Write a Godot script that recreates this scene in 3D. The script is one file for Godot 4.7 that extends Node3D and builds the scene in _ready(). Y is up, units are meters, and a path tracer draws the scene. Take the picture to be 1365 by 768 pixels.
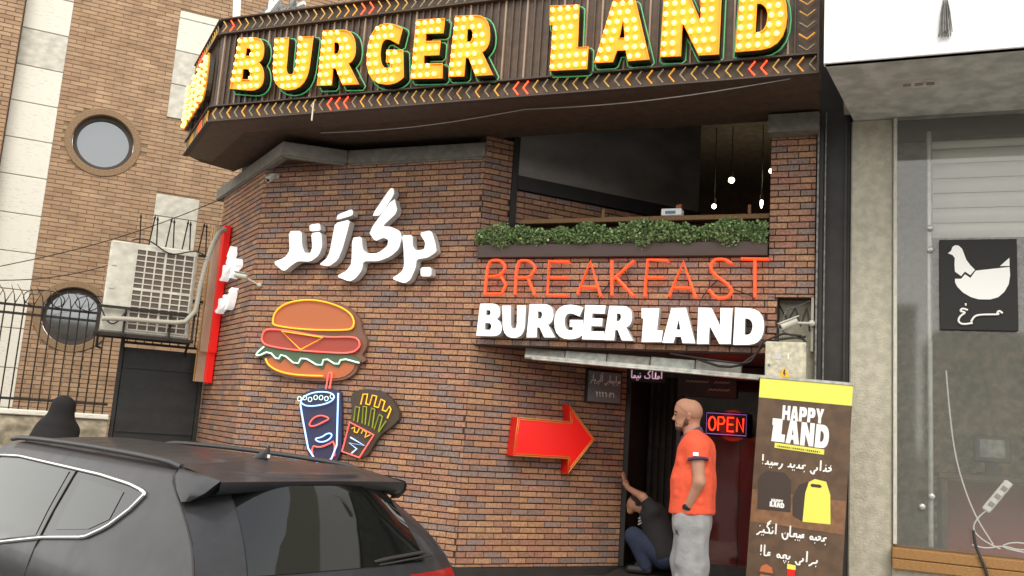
extends Node3D

# ---------------------------------------------------------------- mesh builder
class MB:
	var v := PackedVector3Array()
	var n := PackedVector3Array()
	var c := PackedColorArray()
	var col := Color(1, 1, 1)
	func tri(a: Vector3, b: Vector3, d: Vector3) -> void:      # counter-clockwise seen from outside
		var nn := (b - a).cross(d - a).normalized()
		v.append(a); v.append(d); v.append(b)
		for i in 3:
			n.append(nn); c.append(col)
	func tri_n(a: Vector3, b: Vector3, d: Vector3, na: Vector3, nb: Vector3, nd: Vector3) -> void:
		v.append(a); v.append(d); v.append(b)
		n.append(na); n.append(nd); n.append(nb)
		for i in 3: c.append(col)
	func quad(a: Vector3, b: Vector3, d: Vector3, e: Vector3) -> void:
		tri(a, b, d); tri(a, d, e)
	func box(o: Vector3, s: Vector3, b := Basis.IDENTITY) -> void:
		var h := s * 0.5
		var p := []
		for k in 8:
			p.append(o + b * Vector3(h.x if k & 1 else -h.x, h.y if k & 2 else -h.y, h.z if k & 4 else -h.z))
		quad(p[4], p[5], p[7], p[6]); quad(p[1], p[0], p[2], p[3])
		quad(p[5], p[1], p[3], p[7]); quad(p[0], p[4], p[6], p[2])
		quad(p[6], p[7], p[3], p[2]); quad(p[0], p[1], p[5], p[4])
	func cbox(o: Vector3, s: Vector3, ch: float, b := Basis.IDENTITY) -> void:   # chamfered box
		var h := s * 0.5
		var i := h - Vector3(ch, ch, ch)
		var P := func(sx, sy, sz, ax):
			var q := Vector3(sx * i.x, sy * i.y, sz * i.z)
			if ax == 0: q.x = sx * h.x
			elif ax == 1: q.y = sy * h.y
			else: q.z = sz * h.z
			return o + b * q
		for s1 in [-1, 1]:
			var f := [P.call(s1, -1, -s1, 0), P.call(s1, 1, -s1, 0), P.call(s1, 1, s1, 0), P.call(s1, -1, s1, 0)]
			quad(f[0], f[1], f[2], f[3])
			f = [P.call(-s1, s1, -1, 1), P.call(-s1, s1, 1, 1), P.call(s1, s1, 1, 1), P.call(s1, s1, -1, 1)]
			quad(f[0], f[1], f[2], f[3])
			f = [P.call(-1, -s1, s1, 2), P.call(1, -s1, s1, 2), P.call(1, s1, s1, 2), P.call(-1, s1, s1, 2)]
			quad(f[0], f[1], f[2], f[3])
			for s2 in [-1, 1]:
				_oq(P.call(s1, s2, -1, 0), P.call(s1, s2, 1, 0), P.call(s1, s2, 1, 1), P.call(s1, s2, -1, 1), o)
				_oq(P.call(s1, -1, s2, 0), P.call(s1, 1, s2, 0), P.call(s1, 1, s2, 2), P.call(s1, -1, s2, 2), o)
				_oq(P.call(-1, s1, s2, 1), P.call(1, s1, s2, 1), P.call(1, s1, s2, 2), P.call(-1, s1, s2, 2), o)
				for s3 in [-1, 1]:
					var a0: Vector3 = P.call(s1, s2, s3, 0)
					var a1: Vector3 = P.call(s1, s2, s3, 1)
					var a2: Vector3 = P.call(s1, s2, s3, 2)
					if (a1 - a0).cross(a2 - a0).dot(a0 - o) > 0: tri(a0, a1, a2)
					else: tri(a0, a2, a1)
	func _oq(a: Vector3, b: Vector3, d: Vector3, e: Vector3, o: Vector3) -> void:
		if (b - a).cross(d - a).dot(a + d - o * 2.0) > 0: quad(a, b, d, e)
		else: quad(e, d, b, a)
	func tube(path: Array, r: float, seg := 6, closed := false, r2 := -1.0) -> void:
		var m := path.size()
		if m < 2: return
		var rings := []
		var t0: Vector3 = (path[1] - path[0]).normalized()
		var up := Vector3.UP if absf(t0.y) < 0.9 else Vector3.RIGHT
		var side := t0.cross(up).normalized()
		for k in m:
			var t: Vector3
			if closed: t = (path[(k + 1) % m] - path[(k - 1 + m) % m]).normalized()
			elif k == 0: t = (path[1] - path[0]).normalized()
			elif k == m - 1: t = (path[k] - path[k - 1]).normalized()
			else: t = ((path[k + 1] - path[k]).normalized() + (path[k] - path[k - 1]).normalized()).normalized()
			if t.length() < 0.5: t = (path[k] - path[k - 1]).normalized()
			side = (side - t * side.dot(t)).normalized()
			var w := t.cross(side)
			var rr := r if r2 < 0 else lerpf(r, r2, float(k) / (m - 1))
			var ring := []
			for j in seg:
				var an := TAU * j / seg
				ring.append([path[k] + (side * cos(an) + w * sin(an)) * rr, side * cos(an) + w * sin(an)])
			rings.append(ring)
		for k in (m if closed else m - 1):
			var A = rings[k]
			var B = rings[(k + 1) % m]
			for j in seg:
				var j2 := (j + 1) % seg
				tri_n(A[j][0], A[j2][0], B[j2][0], A[j][1], A[j2][1], B[j2][1])
				tri_n(A[j][0], B[j2][0], B[j][0], A[j][1], B[j2][1], B[j][1])
		if not closed:
			for j in range(1, seg - 1):
				tri(rings[0][0][0], rings[0][j + 1][0], rings[0][j][0])
				tri(rings[m - 1][0][0], rings[m - 1][j][0], rings[m - 1][j + 1][0])
	func ball(o: Vector3, r: float, sx := Vector3.ONE, nu := 8, nv := 6) -> void:
		var g := []
		for i in nv + 1:
			var row := []
			for j in nu + 1:
				var a := PI * i / nv
				var b := TAU * j / nu
				row.append(o + Vector3(sin(a) * cos(b) * sx.x, cos(a) * sx.y, -sin(a) * sin(b) * sx.z) * r)
			g.append(row)
		for i in nv:
			for j in nu:
				var q := [g[i][j], g[i + 1][j], g[i + 1][j + 1], g[i][j + 1]]
				var m := []
				for p in q: m.append(((p - o) / (sx * sx)).normalized())
				if i < nv - 1: tri_n(q[0], q[1], q[2], m[0], m[1], m[2])
				if i > 0: tri_n(q[0], q[2], q[3], m[0], m[2], m[3])
	func grid(g: Array, flip := false) -> void:                 # smooth sheet of rows of points
		var R := g.size()
		var C: int = g[0].size()
		var nn := []
		for i in R:
			var row := []
			for j in C:
				var du: Vector3 = g[i][mini(j + 1, C - 1)] - g[i][maxi(j - 1, 0)]
				var dv: Vector3 = g[mini(i + 1, R - 1)][j] - g[maxi(i - 1, 0)][j]
				var m := du.cross(dv).normalized()
				row.append(-m if flip else m)
			nn.append(row)
		for i in R - 1:
			for j in C - 1:
				if flip:
					tri_n(g[i][j], g[i + 1][j + 1], g[i][j + 1], nn[i][j], nn[i + 1][j + 1], nn[i][j + 1])
					tri_n(g[i][j], g[i + 1][j], g[i + 1][j + 1], nn[i][j], nn[i + 1][j], nn[i + 1][j + 1])
				else:
					tri_n(g[i][j], g[i][j + 1], g[i + 1][j + 1], nn[i][j], nn[i][j + 1], nn[i + 1][j + 1])
					tri_n(g[i][j], g[i + 1][j + 1], g[i + 1][j], nn[i][j], nn[i + 1][j + 1], nn[i + 1][j])
	func lathe(o: Vector3, axis: Vector3, prof: Array, seg := 14) -> void:   # prof: [radius, height]
		var x := axis.cross(Vector3.UP if absf(axis.y) < 0.9 else Vector3.RIGHT).normalized()
		var y := axis.cross(x)
		var g := []
		for p in prof:
			var row := []
			for j in seg + 1:
				var a := TAU * j / seg
				row.append(o + axis * p[1] + (x * cos(a) + y * sin(a)) * p[0])
			g.append(row)
		for i in g.size() - 1:
			for j in seg: quad(g[i][j], g[i][j + 1], g[i + 1][j + 1], g[i + 1][j])
	# polygon with holes, drawn in the plane o + x*X + y*Y, extruded backwards by depth along -Z of the frame
	func extrude(poly: PackedVector2Array, holes: Array, o: Vector3, X: Vector3, Y: Vector3, depth: float, front := true) -> void:
		var Z := X.cross(Y).normalized()
		if MB.area(poly) < 0: poly.reverse()
		var merged := poly.duplicate()
		for h0 in holes:
			var h: PackedVector2Array = h0.duplicate()
			if MB.area(h) > 0: h.reverse()
			var bi := 0
			var bj := 0
			var bd := 1e9
			for i in merged.size():
				for j in h.size():
					var dd := merged[i].distance_squared_to(h[j])
					if dd < bd:
						bd = dd; bi = i; bj = j
			var out := PackedVector2Array()
			var eps := (h[bj] - merged[bi]).orthogonal().normalized() * 0.00002
			for i in bi + 1: out.append(merged[i])
			for j in h.size() + 1:
				out.append(h[(bj + j) % h.size()] + (eps if j == h.size() else Vector2.ZERO))
			out.append(merged[bi] + eps)
			for i in range(bi + 1, merged.size()): out.append(merged[i])
			merged = out
		var ix := Geometry2D.triangulate_polygon(merged)
		if ix.is_empty():
			merged = poly
			ix = Geometry2D.triangulate_polygon(merged)
		var at := func(p: Vector2, d: float) -> Vector3: return o + X * p.x + Y * p.y - Z * d
		for k in range(0, ix.size(), 3):
			var a := merged[ix[k]]
			var b := merged[ix[k + 1]]
			var d := merged[ix[k + 2]]
			if (b - a).cross(d - a) < 0:
				var s := b; b = d; d = s
			if front: tri(at.call(a, 0.0), at.call(b, 0.0), at.call(d, 0.0))
			tri(at.call(a, depth), at.call(d, depth), at.call(b, depth))
		sides(poly, o, X, Y, depth)
		for h0 in holes:
			var h: PackedVector2Array = h0.duplicate()
			if MB.area(h) > 0: h.reverse()
			sides(h, o, X, Y, depth)
	func sides(poly: PackedVector2Array, o: Vector3, X: Vector3, Y: Vector3, depth: float) -> void:
		var Z := X.cross(Y).normalized()
		for i in poly.size():
			var a := poly[i]
			var b := poly[(i + 1) % poly.size()]
			var A := o + X * a.x + Y * a.y
			var B := o + X * b.x + Y * b.y
			quad(A - Z * depth, B - Z * depth, B, A)
	static func area(p: PackedVector2Array) -> float:
		var s := 0.0
		for i in p.size(): s += p[i].cross(p[(i + 1) % p.size()])
		return s
	func mesh() -> ArrayMesh:
		var a := []
		a.resize(Mesh.ARRAY_MAX)
		a[Mesh.ARRAY_VERTEX] = v; a[Mesh.ARRAY_NORMAL] = n; a[Mesh.ARRAY_COLOR] = c
		var m := ArrayMesh.new()
		m.add_surface_from_arrays(Mesh.PRIMITIVE_TRIANGLES, a)
		return m

# ---------------------------------------------------------------- scene helpers
var used := {}
var rng := RandomNumberGenerator.new()
var M := {}
var T := {}

func numbered(called: String) -> String:
	var k: int = used.get(called, 0)
	used[called] = k + 1
	return called if k == 0 else "%s_%03d" % [called, k]
func thing(called: String, label: String, category: String, at := Vector3.ZERO, group := "", turn := 0.0) -> Node3D:
	var o := Node3D.new()
	o.name = numbered(called)
	add_child(o)
	o.position = at
	o.rotation.y = turn
	o.set_meta("label", label); o.set_meta("category", category)
	if group != "": o.set_meta("group", group)
	return o
# a part built in world coordinates, hung under thing / part p
func part(p: Node3D, called: String, mb: MB, m: Material, label := "") -> MeshInstance3D:
	var o := MeshInstance3D.new()
	o.name = called
	p.add_child(o, true)
	var inv := p.global_transform.affine_inverse()
	for i in mb.v.size():
		mb.v[i] = inv * mb.v[i]
		mb.n[i] = inv.basis * mb.n[i]
	o.mesh = mb.mesh()
	o.material_override = m
	if label != "": o.set_meta("label", label)
	return o
func setting(called: String, mb: MB, m: Material) -> MeshInstance3D:
	var o := part(self, called, mb, m)
	o.set_meta("kind", "structure")
	return o
func sub(p: Node3D, called: String, mesh: Mesh, xf: Transform3D, m: Material) -> MeshInstance3D:
	var o := MeshInstance3D.new()
	o.name = called
	o.mesh = mesh
	o.material_override = m
	p.add_child(o, true)
	o.global_transform = xf
	return o
func noise_tex(seed_: int, freq: float, lo: float, hi: float, octaves := 4, size := 512, warm := 0.0) -> ImageTexture:
	var f := FastNoiseLite.new()
	f.seed = seed_
	f.frequency = freq
	f.fractal_octaves = octaves
	var im := f.get_seamless_image(size, size)
	im.convert(Image.FORMAT_RGB8)
	var d := im.get_data()
	for i in range(0, d.size(), 3):
		var g := lerpf(lo, hi, clampf((d[i] / 255.0 - 0.5) * 1.7 + 0.5, 0, 1))
		d[i] = int(255 * clampf(g + warm * (1 - g), 0, 1)); d[i + 1] = int(255 * g); d[i + 2] = int(255 * clampf(g - warm * (1 - g), 0, 1))
	var out := Image.create_from_data(size, size, false, Image.FORMAT_RGB8, d)
	out.generate_mipmaps()
	return ImageTexture.create_from_image(out)
func rgb(r, g, b) -> Color: return Color(r / 255.0, g / 255.0, b / 255.0)
func mat(called: String, color: Color, rough := 0.8, o := {}) -> StandardMaterial3D:
	var m := StandardMaterial3D.new()
	m.albedo_color = color
	m.roughness = rough
	m.metallic = o.get("metal", 0.0)
	if o.has("tex"):
		m.albedo_texture = T[o.tex]
		m.uv1_triplanar = true
		m.uv1_world_triplanar = true
		var s: float = o.get("scale", 1.0)
		m.uv1_scale = Vector3(s, s, s) if not o.has("scale3") else o.scale3
	if o.has("spec"): m.metallic_specular = o.spec
	if o.has("rtex"):
		m.roughness_texture = T[o.rtex]
	if o.has("bump"):
		m.normal_enabled = true
		m.normal_texture = T[o.bump]
		m.normal_scale = o.get("bumps", 1.0)
	if o.has("emit"):
		m.emission_enabled = true
		m.emission = o.emit
		m.emission_energy_multiplier = o.get("energy", 1.0)
	if o.has("coat"):
		m.clearcoat_enabled = true
		m.clearcoat = o.coat
		m.clearcoat_roughness = o.get("coatr", 0.05)
	if o.has("alpha"):
		m.transparency = BaseMaterial3D.TRANSPARENCY_ALPHA
		m.albedo_color.a = o.alpha
	if o.get("vc", false): m.vertex_color_use_as_albedo = true
	if o.has("back"):
		m.backlight_enabled = true
		m.backlight = o.back
	if o.get("two", false): m.cull_mode = BaseMaterial3D.CULL_DISABLED
	M[called] = m
	return m
func flat(a: Array) -> PackedVector2Array:
	var p := PackedVector2Array()
	for i in range(0, a.size(), 2): p.append(Vector2(a[i], a[i + 1]))
	return p
func soften(p: PackedVector2Array, times := 1, q := 0.22, closed := true) -> PackedVector2Array:
	for k in times:
		var o := PackedVector2Array()
		var m := p.size()
		if not closed: o.append(p[0])
		for i in (m if closed else m - 1):
			var a := p[i]
			var b := p[(i + 1) % m]
			if closed or i > 0: o.append(a.lerp(b, q))
			if closed or i < m - 2: o.append(a.lerp(b, 1 - q))
		if not closed: o.append(p[m - 1])
		p = o
	return p
func lift(p: PackedVector2Array, o: Vector3, X: Vector3, Y: Vector3, out := 0.0) -> Array:
	var Z := X.cross(Y).normalized()
	var r := []
	for q in p: r.append(o + X * q.x + Y * q.y + Z * out)
	return r
func table(t: Array, x: float) -> float:
	if x <= t[0][0]: return t[0][1]
	for i in range(1, t.size()):
		if x <= t[i][0]:
			return lerpf(t[i - 1][1], t[i][1], (x - t[i - 1][0]) / (t[i][0] - t[i - 1][0]))
	return t[-1][1]

# chunky display lettering: [x,y] line, [cx,cy,x,y] curve; first list outline, others holes
var GLYPH := {
	"B": [[[.08, 1], [.6, 1], [.95, 1, .95, .75], [.95, .58, .8, .53], [1, .45, 1, .25], [1, 0, .6, 0], [0, 0]], [[.36, .8], [.5, .8], [.6, .72, .5, .64], [.35, .64]], [[.33, .4], [.53, .4], [.65, .3, .53, .19], [.32, .19]]],
	"U": [[[0, 1], [.36, 1], [.36, .42], [.38, .28, .5, .28], [.63, .28, .64, .45], [.64, 1], [1, 1], [1, .4], [.98, 0, .5, 0], [.02, 0, 0, .4]]],
	"R": [[[.05, 1], [.6, 1], [.95, 1, .95, .68], [.95, .45, .75, .38], [1, 0], [.62, 0], [.45, .3], [.36, .3], [.35, 0], [0, 0]], [[.37, .78], [.48, .78], [.6, .7, .48, .56], [.37, .56]]],
	"G": [[[1, .92], [.75, 1, .55, 1], [0, 1, 0, .5], [0, 0, .55, 0], [.85, 0, 1, .12], [1, .56], [.55, .56], [.55, .36], [.66, .36], [.66, .27], [.38, .2, .36, .5], [.36, .8, .65, .74], [.88, .66]]],
	"E": [[[.05, 1], [.95, 1], [.93, .76], [.38, .76], [.38, .62], [.85, .62], [.84, .39], [.37, .39], [.37, .24], [.96, .24], [1, 0], [0, 0]]],
	"L": [[[0, 1], [.76, 1], [.72, .34], [1, .34], [.98, 0], [0, 0], [.08, .7], [0, .7]]],
	"A": [[[.25, 1], [.72, 1], [1, 0], [.62, 0], [.57, .18], [.4, .18], [.34, 0], [0, 0]], [[.42, .38], [.55, .38], [.49, .68]]],
	"N": [[[.03, 1], [.4, 1], [.66, .5], [.66, 1], [1, 1], [.97, 0], [.65, 0], [.36, .5], [.34, 0], [0, 0]]],
	"D": [[[.05, 1], [.5, 1], [1, 1, 1, .5], [1, 0, .5, 0], [0, 0]], [[.38, .72], [.48, .72], [.64, .65, .63, .5], [.62, .3, .48, .27], [.37, .27]]],
	"H": [[[0, 1], [.34, 1], [.34, .64], [.64, .64], [.64, 1], [1, 1], [1, 0], [.66, 0], [.66, .36], [.34, .36], [.34, 0], [0, 0]]],
	"P": [[[.05, 1], [.6, 1], [1, 1, 1, .65], [1, .32, .6, .32], [.38, .32], [.38, 0], [0, 0]], [[.38, .76], [.5, .76], [.62, .66, .5, .54], [.38, .54]]],
	"Y": [[[0, 1], [.36, 1], [.5, .66], [.64, 1], [1, 1], [.68, .38], [.68, 0], [.32, 0], [.32, .38]]]}
# the outlines of a glyph in the quad tl, tr, br, bl
func glyph(ch: String, q: PackedVector2Array) -> Array:
	var outs := []
	for ring in GLYPH[ch]:
		var p := PackedVector2Array()
		for s in ring:
			if s.size() == 2: p.append(Vector2(s[0], s[1]))
			else:
				var a := p[-1]
				for k in range(1, 6):
					var t := k / 5.0
					p.append(a * (1 - t) * (1 - t) + Vector2(s[0], s[1]) * 2 * t * (1 - t) + Vector2(s[2], s[3]) * t * t)
		var w := PackedVector2Array()
		for a in p:
			w.append(q[3].lerp(q[2], a.x).lerp(q[0].lerp(q[1], a.x), a.y))
		outs.append(w)
	return outs
func rect_quad(x0: float, y0: float, x1: float, y1: float) -> PackedVector2Array:
	return PackedVector2Array([Vector2(x0, y1), Vector2(x1, y1), Vector2(x1, y0), Vector2(x0, y0)])

# handwriting: strokes of Persian letters, x runs leftwards, alef = 1 tall; "j" joins on to the left
var PG := {
	"ا": [.26, [[.1, 1, .1, 0]], [[0, 0, .1, 0, .14, .06, .14, 1]]],
	"آ": [.34, [[.14, .95, .14, 0], [0, 1.15, .1, 1.22, .2, 1.12, .3, 1.2]], []],
	"ل": [.36, [[.1, 1, .1, .1, .16, 0, .36, 0]], [[0, 0, .1, 0, .1, 1, .11, .1, .18, 0, .36, 0]]],
	"م": [.4, [[0, .05, .06, .3, .22, .3, .25, .08, .1, .03, .2, 0, .4, 0]], [[0, 0, .08, .28, .24, .28, .26, .05, .1, 0, .4, 0]]],
	"ک": [.8, [[.05, 1, .42, .6, .1, .36, .12, 0, .65, 0, .74, .1, .72, .3]], [[0, 0, .62, 0, .74, .1, .72, .3], [.0, 1, .36, .6, .08, .36, .06, 0]]],
	"گ": [.6, [[.05, .95, .42, .6, .14, .36, .2, .04, .3, 0, .6, 0], [-.02, 1.2, .34, .86]], [[0, 0, .1, 0, .1, .4, .42, .62, .05, .98], [.1, .1, .2, 0, .6, 0], [-.02, 1.2, .34, .86]]],
	"ن": [.7, [[0, .3, .02, -.2, .25, -.38, .5, -.25, .55, .2], "u.28"], [[0, 0, .06, -.2, .25, -.38, .5, -.25, .55, .2], "u.28"]],
	"ی": [.75, [[.1, .3, .05, .05, .35, -.1, .3, -.35, .55, -.38, .7, -.1]], [[0, 0, .1, .04, .12, -.12, .36, -.16, .3, -.38, .55, -.38, .7, -.1]]],
	"ه": [.4, [[.15, .34, .02, .15, .1, 0, .3, .02, .3, .2, .15, .34]], [[0, 0, .1, .32, .3, .22, .26, 0, .08, .02]]],
	"و": [.45, [[.24, .08, .08, .02, .04, .2, .16, .32, .26, .16, .2, -.15, .42, -.32]], [[0, 0, .06, .22, .18, .3, .26, .14, .1, .02, .22, -.1, .42, -.32]]],
	"ر": [.42, [[.05, .26, .1, 0, .22, -.2, .4, -.3]], [[0, 0, .1, -.02, .22, -.2, .4, -.3]]],
	"ز": [.42, [[.05, .26, .1, 0, .22, -.2, .4, -.3], "u.12"], [[0, 0, .1, -.02, .22, -.2, .4, -.3], "u.12"]],
	"د": [.42, [[.06, .4, .2, .2, .12, .02, .36, 0]], [[0, 0, .08, .02, .1, .4, .12, .04, .36, 0]]],
	"ذ": [.42, [[.06, .4, .2, .2, .12, .02, .36, 0], "u.12"], [[0, 0, .08, .02, .1, .4, .12, .04, .36, 0], "u.12"]],
	"غ": [.6, [[.34, .3, .14, .38, .08, .18, .3, .14, .08, -.08, .14, -.4, .42, -.45, .62, -.3], "u.2"], []],
	"ع": [.6, [[.34, .3, .14, .38, .08, .18, .3, .14, .08, -.08, .14, -.4, .42, -.45, .62, -.3]], []],
	"!": [.25, [[.1, .95, .1, .3], "d.1"], []],
	"۲": [.5, [[.12, 0, .34, .95], [.34, .8, .2, .62, .04, .8]], []], "۳": [.55, [[.16, 0, .4, .95], [.4, .75, .3, .65, .24, .8, .14, .65, .04, .8]], []],
	"۹": [.45, [[.1, 0, .1, .7, .22, .92, .36, .75, .12, .62]], []], "۰": [.3, ["m.1"], []], "۴": [.5, [[.34, 0, .34, .9], [.3, .55, .12, .5, .08, .75, .2, .92]], []]}
var PJ := {   # forms that join on to the left
	"ب": [.3, "d"], "پ": [.36, "t"], "ن": [.3, "u"], "ی": [.32, "b"], "ت": [.32, "w"],
	"س": [.55, ""], "ج": [.52, "d"], "چ": [.52, "t"], "ع": [.45, ""], "غ": [.45, "u"], "ه": [.45, ""]}
func persian(text: String) -> Array:      # -> [width, strokes]
	var x := 0.0
	var st := []
	var joined := false
	for i in text.length():
		var ch := text[i]
		if ch == " ":
			x += .32; joined = false
			continue
		var nxt := text[i + 1] if i + 1 < text.length() else " "
		var goes := (ch in PJ or ch in "لمگک") and nxt != " " and nxt != "!"
		var list := []
		var w := .3
		if goes and ch in PJ:
			w = PJ[ch][0]
			var s: Array = [0.0, 0.0] if joined else []
			match ch:
				"س": s += [.02, .28, .1, 0, .16, .24, .22, 0, .3, .26, .36, 0, .55, 0]
				"ج", "چ": s = ([0, 0, .06, .06] if joined else []) + [.0, .34, .34, .26, .18, .04, .52, 0]
				"ع", "غ": s = [.3, .32, .12, .4, .06, .2, .2, .08, .45, 0]
				"ه": s += [.06, .3, .24, .34, .3, .1, .14, .04, .12, .2, .3, .02, .45, 0]
				_: s += [.03, .32, .08, .03, w, 0]
			list.append(s)
			list.append({"d": "d.12", "t": "t.14", "u": "u.12", "b": "b.12", "w": "w.12", "": ""}[PJ[ch][1]])
		elif ch in PG:
			w = PG[ch][0]
			list = PG[ch][2] if joined and not PG[ch][2].is_empty() else PG[ch][1]
		for s in list:
			if s is String:
				if s == "": continue
				var dx := float(s.substr(1))
				var spots := {"d": [[0, -.28]], "t": [[-.09, -.25], [.09, -.25], [0, -.4]], "u": [[0, .55 if ch != "ن" or goes else .2]], "b": [[-.09, -.26], [.09, -.26]], "w": [[-.08, .5], [.08, .5]], "m": [[0, .35]]}
				if ch == "!": spots["d"] = [[0, .03]]
				for sp in spots[s[0]]:
					st.append(PackedVector2Array([Vector2(-(x + dx + sp[0] - .03), sp[1]), Vector2(-(x + dx + sp[0] + .03), sp[1] + .02)]))
			else:
				var p := PackedVector2Array()
				for k in range(0, s.size(), 2): p.append(Vector2(-(x + s[k]), s[k + 1]))
				if p.size() > 2: p = soften(p, 2, .25, false)
				st.append(p)
		x += w
		joined = goes
		if not goes: x += .07
	return [x, st]
# writes handwriting with its right end at o
func write(mb: MB, text: String, o: Vector3, X: Vector3, Y: Vector3, width: float, high: float, r: float, seg := 4) -> void:
	var t := persian(text)
	for s in t[1]:
		var p := PackedVector2Array()
		for q in s: p.append(Vector2(q.x * width / t[0], q.y * high))
		mb.tube(lift(p, o, X, Y), r, seg)

# ---------------------------------------------------------------- bodies as smooth fields, meshed as surface nets
# prim: [a, b, ra, rb, k, clips]   clips: [[point, outward normal], ...]
func body_mesh(mb: MB, prims: Array, cell: float) -> void:
	var lo := Vector3(1e9, 1e9, 1e9)
	var hi := -lo
	for p in prims:
		var r: float = maxf(p[2], p[3]) + cell * 3
		for e in [p[0], p[1]]:
			lo = lo.min(e - Vector3(r, r, r)); hi = hi.max(e + Vector3(r, r, r))
	var nx := int((hi.x - lo.x) / cell) + 2
	var ny := int((hi.y - lo.y) / cell) + 2
	var nz := int((hi.z - lo.z) / cell) + 2
	var f := PackedFloat32Array()
	f.resize(nx * ny * nz)
	f.fill(cell * 3)
	for p in prims:
		var a: Vector3 = p[0]
		var b: Vector3 = p[1]
		var ra: float = p[2]
		var rb: float = p[3]
		var k: float = p[4]
		var clips: Array = p[5] if p.size() > 5 else []
		var r := maxf(ra, rb) + maxf(cell * 2.5, k)
		var l2 := a.min(b) - Vector3(r, r, r)
		var h2 := a.max(b) + Vector3(r, r, r)
		var i0 := maxi(0, int((l2.x - lo.x) / cell)); var i1 := mini(nx - 1, int((h2.x - lo.x) / cell) + 1)
		var j0 := maxi(0, int((l2.y - lo.y) / cell)); var j1 := mini(ny - 1, int((h2.y - lo.y) / cell) + 1)
		var k0 := maxi(0, int((l2.z - lo.z) / cell)); var k1 := mini(nz - 1, int((h2.z - lo.z) / cell) + 1)
		var ab := b - a
		var inv := 1.0 / maxf(ab.length_squared(), 1e-9)
		for kk in range(k0, k1 + 1):
			for j in range(j0, j1 + 1):
				var at := (kk * ny + j) * nx
				for i in range(i0, i1 + 1):
					var q := lo + Vector3(i, j, kk) * cell
					var t := clampf((q - a).dot(ab) * inv, 0, 1)
					var d := q.distance_to(a + ab * t) - lerpf(ra, rb, t)
					for cl in clips: d = maxf(d, (q - cl[0]).dot(cl[1]))
					var e := f[at + i]
					if k > 0.0:
						var hh := maxf(k - absf(d - e), 0.0) / k
						f[at + i] = minf(d, e) - hh * hh * k * 0.25
					else: f[at + i] = minf(d, e)
	var idx := {}
	var pts := PackedVector3Array()
	var nor := PackedVector3Array()
	var off := [0, 1, nx, nx + 1, nx * ny, nx * ny + 1, nx * ny + nx, nx * ny + nx + 1]
	var E := [[0, 1], [2, 3], [4, 5], [6, 7], [0, 2], [1, 3], [4, 6], [5, 7], [0, 4], [1, 5], [2, 6], [3, 7]]
	for kk in nz - 1:
		for j in ny - 1:
			for i in nx - 1:
				var at := (kk * ny + j) * nx + i
				var s0 := f[at] < 0
				var mixed := false
				for c in range(1, 8):
					if (f[at + off[c]] < 0) != s0:
						mixed = true
						break
				if not mixed: continue
				var sum := Vector3.ZERO
				var cnt := 0
				for e in E:
					var fa := f[at + off[e[0]]]
					var fb := f[at + off[e[1]]]
					if (fa < 0) != (fb < 0):
						var pa := Vector3(e[0] & 1, (e[0] >> 1) & 1, e[0] >> 2)
						var pb := Vector3(e[1] & 1, (e[1] >> 1) & 1, e[1] >> 2)
						sum += pa.lerp(pb, fa / (fa - fb))
						cnt += 1
				idx[at] = pts.size()
				pts.append(lo + (Vector3(i, j, kk) + sum / cnt) * cell)
				var g := Vector3(f[at + 1] + f[at + off[3]] + f[at + off[5]] + f[at + off[7]] - f[at] - f[at + off[2]] - f[at + off[4]] - f[at + off[6]],
					f[at + off[2]] + f[at + off[3]] + f[at + off[6]] + f[at + off[7]] - f[at] - f[at + 1] - f[at + off[4]] - f[at + off[5]],
					f[at + off[4]] + f[at + off[5]] + f[at + off[6]] + f[at + off[7]] - f[at] - f[at + 1] - f[at + off[2]] - f[at + off[3]])
				nor.append(g.normalized())
	var dirs := [[1, nx, nx * ny], [nx, nx * ny, 1], [nx * ny, 1, nx]]
	for at in idx:
		for d in dirs:
			if at + d[0] >= f.size(): continue
			var sa := f[at] < 0
			if sa == (f[at + d[0]] < 0): continue
			var q := [at, at - d[1], at - d[1] - d[2], at - d[2]]
			if not (q[1] in idx and q[2] in idx and q[3] in idx): continue
			var w := [idx[q[0]], idx[q[1]], idx[q[2]], idx[q[3]]]
			if not sa: w = [w[3], w[2], w[1], w[0]]
			mb.tri_n(pts[w[0]], pts[w[1]], pts[w[2]], nor[w[0]], nor[w[1]], nor[w[2]])
			mb.tri_n(pts[w[0]], pts[w[2]], pts[w[3]], nor[w[0]], nor[w[2]], nor[w[3]])

# ---------------------------------------------------------------- data measured on the walls (metres)
const SIGN := [["B",[-6.226,5.368,-5.849,5.322,-5.815,4.736,-6.238,4.798]],["U",[-5.732,5.310,-5.261,5.280,-5.277,4.706,-5.696,4.740]],["R",[-5.164,5.332,-4.749,5.292,-4.662,4.714,-5.146,4.741]],["G",[-4.603,5.343,-4.234,5.302,-4.158,4.671,-4.590,4.708]],["E",[-4.091,5.325,-3.753,5.300,-3.741,4.699,-4.081,4.721]],["R",[-3.674,5.317,-3.285,5.279,-3.224,4.684,-3.675,4.706]],["L",[-2.700,5.301,-2.337,5.270,-2.307,4.661,-2.662,4.676]],["A",[-2.206,5.291,-1.794,5.253,-1.758,4.695,-2.246,4.710]],["N",[-1.660,5.321,-1.161,5.281,-1.153,4.684,-1.657,4.709]],["D",[-1.015,5.273,-0.625,5.246,-0.624,4.692,-1.027,4.692]]]
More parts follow.
